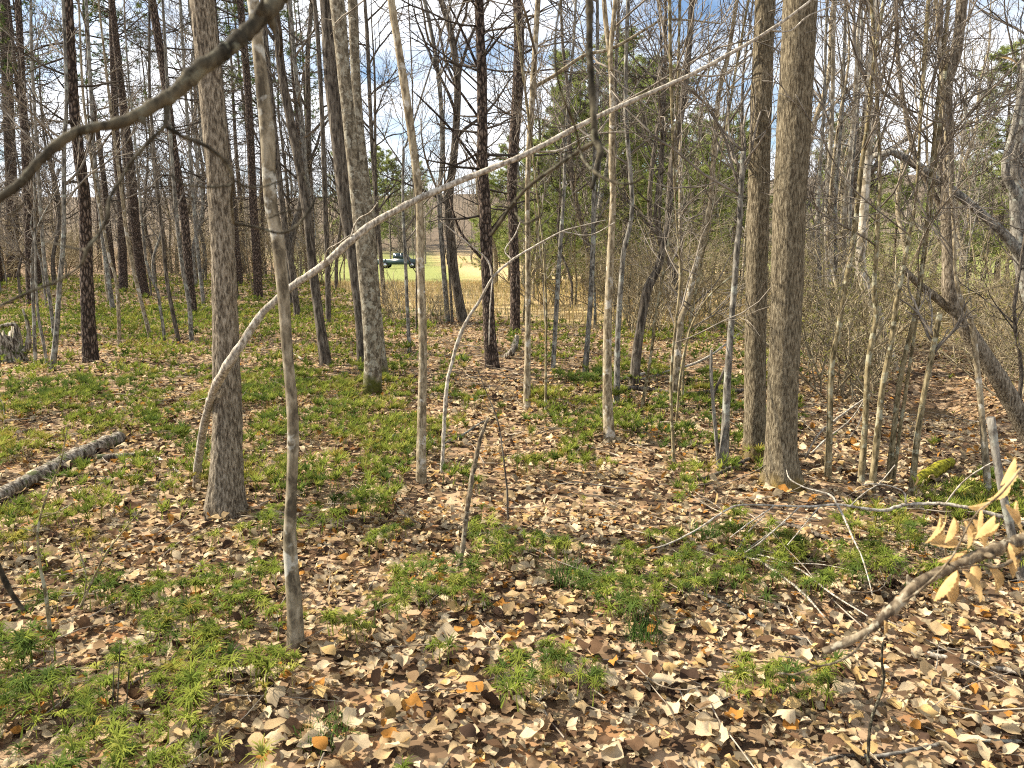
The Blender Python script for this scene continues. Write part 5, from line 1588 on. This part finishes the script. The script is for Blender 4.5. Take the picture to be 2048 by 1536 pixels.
wood('leaning_branch', 'second thin leaning twig below the first, right of the widest trunk', 'branch', [(1615, 915, 4, 6.0), (1650, 880, 4, 6.0), (1700, 840, 3, 6.1), (1730, 797, 2, 6.1)], 'bark_bleached', 5)
wood('dead_stick', 'leaning bare dead stick with a pointed top in the centre foreground', 'stick', [(920, 1136, 11, 3.57), (926, 1090, 10, 3.6), (933, 1030, 11, 3.62), (945, 950, 10, 3.66), (955, 900, 9, 3.68), (966, 860, 8, 3.7), (976, 836, 5, 3.72)], 'bark_beech', 10, 40, 0.08)
lying('fallen_stick', 'short thin twig at the foot of the leaning dead stick', 'stick', [(880, 1146, 5), (905, 1142, 5), (925, 1132, 4)], 'bark_bleached', 5, lift=1.5)
wood('thin_sapling', 'hair-thin dark sapling right of the leaning dead stick', 'sapling', [(1016, 1040, 4, 4.35), (1014, 980, 4, 4.35), (1005, 900, 3, 4.35), (995, 840, 3, 4.35), (975, 790, 2, 4.35), (955, 740, 2, 4.35)], 'bark_dark', 6)
wl_ = wood('leaning_sapling', 'thin whitish sapling curving up to the right in the centre', 'sapling', [(884, 945, 8, 5.25), (888, 860, 8, 5.3), (894, 770, 8, 5.35), (903, 730, 7, 5.4), (916, 682, 8, 5.4), (934, 641, 7, 5.4), (960, 600, 6, 5.4), (985, 556, 5, 5.4), (1024, 520, 5, 5.4), (1074, 490, 4, 5.4), (1124, 463, 3, 5.4), (1170, 450, 2, 5.4), (1211, 440, 2, 5.4)], 'bark_bleached', 8, 90, 0.07)
for k, s in enumerate([[(985, 556, 4, 5.4), (975, 520, 4, 5.4), (940, 490, 3, 5.4), (905, 462, 3, 5.4), (880, 440, 2, 5.4)], [(1024, 520, 3, 5.4), (1010, 500, 3, 5.45), (1030, 470, 3, 5.5), (1042, 440, 2, 5.5)], [(1124, 463, 3, 5.4), (1180, 470, 2, 5.4), (1230, 445, 2, 5.4)], [(985, 556, 3, 5.4), (980, 620, 3, 5.35), (978, 690, 2, 5.3)]]):
    wood('twig', None, None, s, 'bark_bleached', 5, 20, 0.08, None, wl_[0], wl_[2], 80 + k)
wood('curled_log', 'short curled pale log at the foot of the centre pines', 'log', [(998, 722, 12, 11.3), (1010, 716, 16, 11.2), (1022, 706, 16, 11.1), (1030, 690, 13, 11.2), (1034, 672, 9, 11.3)], 'wood_rotten', 10, 26, 0.08)
wood('low_twig', 'blurred pale twig at the left edge above the moss', 'twig', [(-30, 1080, 13, 1.2), (0, 1140, 12, 1.2), (22, 1185, 11, 1.2), (48, 1222, 8, 1.2)], 'bark_branch', 8, 20, 0.08)
wood('thin_sapling', 'thin upright twig with a dry leaf on top at bottom right', 'sapling', [(1736, 1545, 7, 2.15), (1740, 1454, 6, 2.17), (1760, 1390, 6, 2.2), (1768, 1355, 6, 2.2), (1763, 1320, 5, 2.2), (1766, 1285, 4, 2.2)], 'bark_branch', 7, 30, 0.08)
for k, (a, b) in enumerate([((150, 1540), (172, 1395)), ((212, 1540), (228, 1330)), ((222, 1540), (240, 1290)), ((236, 1540), (258, 1340)), ((96, 1540), (128, 1430))]):
    wood('dry_stem', '%s thin dry weed stem counted from the left in the lower left corner' % ('second', 'third', 'fourth', 'fifth', 'first')[k], 'weed', [(a[0], a[1], 3, 2.3), ((a[0] + b[0]) / 2 + 3, (a[1] + b[1]) / 2, 3, 2.32), (b[0], b[1], 2, 2.35)], 'bark_branch', 5, 14, 0.05, 'dry weed stems in the lower left corner', seed=k)

# mossy log
m_, n_, l_, out_ = new_mat('bright_moss')
b_ = n_.new('ShaderNodeBsdfPrincipled'); b_.inputs['Roughness'].default_value = 0.95; b_.inputs['Specular IOR Level'].default_value = 0.05
t_ = n_.new('ShaderNodeTexCoord'); z_ = n_.new('ShaderNodeTexNoise'); z_.inputs['Scale'].default_value = 30; z_.inputs['Detail'].default_value = 6
l_.new(t_.outputs['Object'], z_.inputs['Vector'])
c_ = ramp(n_, [(0.3, (0.05, 0.045, 0.012)), (0.5, (0.20, 0.19, 0.02)), (0.7, (0.34, 0.32, 0.04))]); l_.new(z_.outputs['Fac'], c_.inputs[0])
p_ = n_.new('ShaderNodeBump'); p_.inputs['Distance'].default_value = 0.03; l_.new(z_.outputs['Fac'], p_.inputs['Height']); l_.new(p_.outputs[0], b_.inputs['Normal'])
l_.new(c_.outputs[0], b_.inputs['Base Color']); l_.new(b_.outputs[0], out_.inputs['Surface'])
lying('mossy_log', 'short log covered in bright yellow-green moss near the right poles', 'log', [(1836, 968, 16), (1860, 960, 24), (1885, 946, 26), (1904, 932, 16)], 'bright_moss', 14, 30, 0.10)

# rotten stump with bent dead stems at the left edge
def stump():
    base = ground_pt(20, 722)
    root = empty('rotten_stump', base); tag(root, 'ragged rotten stump with bent dead stems at the left edge', 'stump')
    r_ = np.random.default_rng(8)
    sides, N = 26, 14
    sc = scale_at(base); H = 82 * sc; r0 = 24 * sc
    a = np.arange(sides) / sides * 2 * math.pi
    V = []
    jag = r_.uniform(0.55, 1.0, sides)
    for k in range(N):
        t = k / (N - 1)
        rr = r0 * (1.25 - 0.45 * t) * (1 + 0.14 * np.sin(3 * a + 1) + 0.08 * np.sin(7 * a + 4 * t))
        V.append(np.stack([rr * np.cos(a) - 6 * sc * t, rr * np.sin(a), -0.05 + (H + 0.05) * t * (1 - (1 - jag) * t)], -1))
    V = np.array(V)
    # hollow inside
    inner = V[-1].copy(); inner[:, :2] *= 0.55; inner[:, 2] -= H * 0.35
    V = np.concatenate([V, inner[None]]).reshape(-1, 3)
    i = np.arange(N)[:, None] * sides; k = np.arange(sides)[None]; k2 = (k + 1) % sides
    q = np.stack([i + k, i + k2, i + sides + k2, i + sides + k], -1).reshape(-1, 4)
    e = N * sides
    t = np.array([[e, e + j, e + j + 1] for j in range(1, sides - 1)])
    mb = MB(); mb.add(V, q, t); mb.build('stump_body', MATS['wood_rotten'], root)
    Y = base[1]
    for pts in ([(50, 735, 9, Y), (42, 690, 9, Y), (32, 652, 8, Y), (10, 650, 7, Y), (-20, 662, 6, Y)], [(44, 716, 12, Y), (56, 690, 12, Y), (57, 660, 8, Y), (52, 635, 6, Y), (45, 618, 4, Y)]):
        wood('dead_stem', None, None, pts, 'wood_rotten', 9, 30, 0.08, None, root, base)
stump()

# budding wild shrubs close at the left
def bud_shrub(label, stems, leafn, seed):
    r_ = np.random.default_rng(seed)
    base = None; root = None
    for pts in stems:
        c = poly3(pts, 40)
        if root is None:
            base = c[0, :3].copy(); root = empty('budding_shrub', base); tag(root, label, 'shrub')
        mb = MB(); tubes(mb, (c[:, :3] - base)[None], c[:, 3][None], 6)
        P1 = None
        st, dr, L, rr = children((c[:, :3] - base)[None], c[:, 3][None], 9, 0.25, 1.0, 0.6, 1.2, 0.1, 0.25, r_)
        P2 = grow(st, dr, L, 4, 0.15, 0.02, r_); tubes(mb, P2, taper(np.maximum(rr * 0.5, 0.0012), 4, 0.0008), 3)
        mb.build('stem', MATS['bark_sapling'], root)
        C = np.concatenate([P2[:, 1:].reshape(-1, 3), (c[14:, :3] - base)])
        C = C[r_.integers(0, len(C), leafn)] + r_.normal(0, 0.006, (leafn, 3))
        nb = MB(); 
        n = leafn
        d = norm(r_.normal(0, 1, (n, 3))); s = norm(np.cross(d, r_.normal(0, 1, (n, 3)))); ln = r_.uniform(0.006, 0.014, (n, 1))
        V = np.stack([C, C + d * ln * 0.5 + s * ln * 0.3, C + d * ln, C + d * ln * 0.5 - s * ln * 0.3], 1)
        nb.add(V, np.arange(n * 4).reshape(-1, 4)); bo = nb.build('buds', MATS['young_leaf'], root, smooth=False); bo['kind'] = 'stuff'
bud_shrub('pale-stemmed shrub with tiny green buds at the left edge, in front of the log', [[(100, 1262, 9, 2.95), (92, 1190, 8, 2.95), (80, 1130, 6, 2.95), (76, 1060, 5, 2.95), (94, 990, 4, 2.95), (120, 930, 3, 2.95), (134, 860, 3, 2.95)]], 160, 1)
bud_shrub('thin leaning shrub stem with green buds between the log and the nearest slim maple', [[(160, 1215, 5, 3.0), (205, 1120, 4, 3.0), (240, 1070, 3, 3.0), (292, 1010, 2, 3.0)], [(165, 1212, 4, 3.0), (172, 1150, 3, 3.0), (150, 1080, 2, 3.0)]], 90, 2)

# ------------------------------------------------------------------ the parked pickup across the field
def simple(name, col, rough=0.4, metal=0.0, spec=0.5):
    m, n, l, out = new_mat(name)
    b = n.new('ShaderNodeBsdfPrincipled'); b.inputs['Roughness'].default_value = rough; b.inputs['Metallic'].default_value = metal
    b.inputs['Specular IOR Level'].default_value = spec
    tc = n.new('ShaderNodeTexCoord'); nz = n.new('ShaderNodeTexNoise'); nz.inputs['Scale'].default_value = 6
    l.new(tc.outputs['Object'], nz.inputs['Vector'])
    r = ramp(n, [(0.3, tuple(c * 0.85 for c in col)), (0.7, tuple(min(1, c * 1.1) for c in col))]); l.new(nz.outputs['Fac'], r.inputs[0])
    l.new(r.outputs[0], b.inputs['Base Color']); l.new(b.outputs[0], out.inputs['Surface'])
    return m
simple('truck_paint', (0.015, 0.04, 0.045), 0.35); simple('truck_glass', (0.02, 0.035, 0.05), 0.08); simple('tyre_rubber', (0.02, 0.02, 0.02), 0.9)
simple('steel', (0.55, 0.56, 0.58), 0.35, 0.8); simple('lamp_red', (0.4, 0.02, 0.02), 0.3); simple('lamp_white', (0.8, 0.8, 0.78), 0.2)

def prism(mb, outline, y0, y1, inset=0.0):
    """outline (x,z) closed, extruded across y; inset pulls the upper part inward"""
    o = np.array(outline, float); n = len(o)
    zmin, zmax = o[:, 1].min(), o[:, 1].max()
    f = inset * (o[:, 1] - zmin) / max(zmax - zmin, 1e-6)
    A = np.column_stack([o[:, 0], y0 + f, o[:, 1]]); B = np.column_stack([o[:, 0], y1 - f, o[:, 1]])
    k = np.arange(n); k2 = (k + 1) % n
    q = np.stack([k, k2, n + k2, n + k], -1)
    tri = [[0, j + 1, j] for j in range(1, n - 1)] + [[n, n + j, n + j + 1] for j in range(1, n - 1)]
    mb.add(np.concatenate([A, B]), q, np.array(tri))

def truck():
    p = ground_pt(801, 538)
    Y = 100.0; x = px_x(803, Y)
    root = empty('pickup_truck', (x, Y, float(height(x, Y)))); tag(root, 'dark teal pickup truck parked beyond the green lawn', 'pickup truck')
    root.rotation_euler = (0, 0, math.radians(-6))
    W = 0.92
    mb = MB()
    prism(mb, [(-2.75, 0.45), (2.7, 0.45), (2.75, 0.8), (2.6, 1.08), (1.35, 1.16), (1.3, 1.18), (-0.75, 1.18), (-0.75, 1.14), (-2.75, 1.14)], -W, W)
    body = mb.build('body', MATS['truck_paint'], root, smooth=False)
    mb = MB(); prism(mb, [(-0.72, 1.17), (1.3, 1.17), (0.6, 1.85), (0.35, 1.9), (-0.45, 1.9), (-0.66, 1.82)], -W + 0.04, W - 0.04, 0.14)
    mb.build('cab', MATS['truck_paint'], root, smooth=False)
    for s in (-1, 1):
        for pts in ([(-0.58, 1.24), (0.18, 1.24), (0.18, 1.78), (-0.55, 1.78)], [(0.26, 1.24), (1.05, 1.24), (0.55, 1.76), (0.26, 1.78)]):
            o = np.array(pts); yy = s * (W - 0.035 - 0.14 * (o[:, 1] - 1.17) / 0.73 + 0.004)
            V = np.column_stack([o[:, 0], yy, o[:, 1]])
            V2 = V.copy(); V2[:, 1] -= s * 0.02
            mb = MB(); mb.add(np.concatenate([V, V2]), [[0, 1, 2, 3], [4, 7, 6, 5], [0, 4, 5, 1], [1, 5, 6, 2], [2, 6, 7, 3], [3, 7, 4, 0]]); mb.build('window', MATS['truck_glass'], root, smooth=False)
    mb = MB(); prism(mb, [(-0.745, 1.26), (-0.725, 1.26), (-0.69, 1.78), (-0.71, 1.78)], -W + 0.2, W - 0.2); mb.build('window', MATS['truck_glass'], root, smooth=False)
    a = np.linspace(0, 2 * math.pi, 22, endpoint=False)
    for wx in (-1.75, 1.75):
        for s in (-1, 1):
            w = empty('wheel', (wx, s * (W - 0.1), 0.38)); w.parent = root
            mb = MB(); prism(mb, np.column_stack([0.38 * np.cos(a), 0.38 * np.sin(a)]), -0.13, 0.13); mb.build('tyre', MATS['tyre_rubber'], w, smooth=False)
            mb = MB(); prism(mb, np.column_stack([0.22 * np.cos(a), 0.22 * np.sin(a)]), -0.14, 0.14); mb.build('rim', MATS['steel'], w, smooth=False)
    for x0, nm in ((-2.86, 'bumper'), (2.74, 'bumper')):
        mb = MB(); prism(mb, [(x0, 0.5), (x0 + 0.12, 0.5), (x0 + 0.12, 0.68), (x0, 0.68)], -W, W); mb.build(nm, MATS['steel'], root, smooth=False)
    for s in (-1, 1):
        mb = MB(); prism(mb, [(-2.77, 0.82), (-2.74, 0.82), (-2.74, 1.08), (-2.77, 1.08)], s * 0.83 - 0.08, s * 0.83 + 0.08); mb.build('tail_light', MATS['lamp_red'], root, smooth=False)
        mb = MB(); prism(mb, [(2.64, 0.84), (2.77, 0.84), (2.70, 1.0), (2.64, 1.0)], s * 0.72 - 0.14, s * 0.72 + 0.14); mb.build('headlight', MATS['lamp_white'], root, smooth=False)
truck()
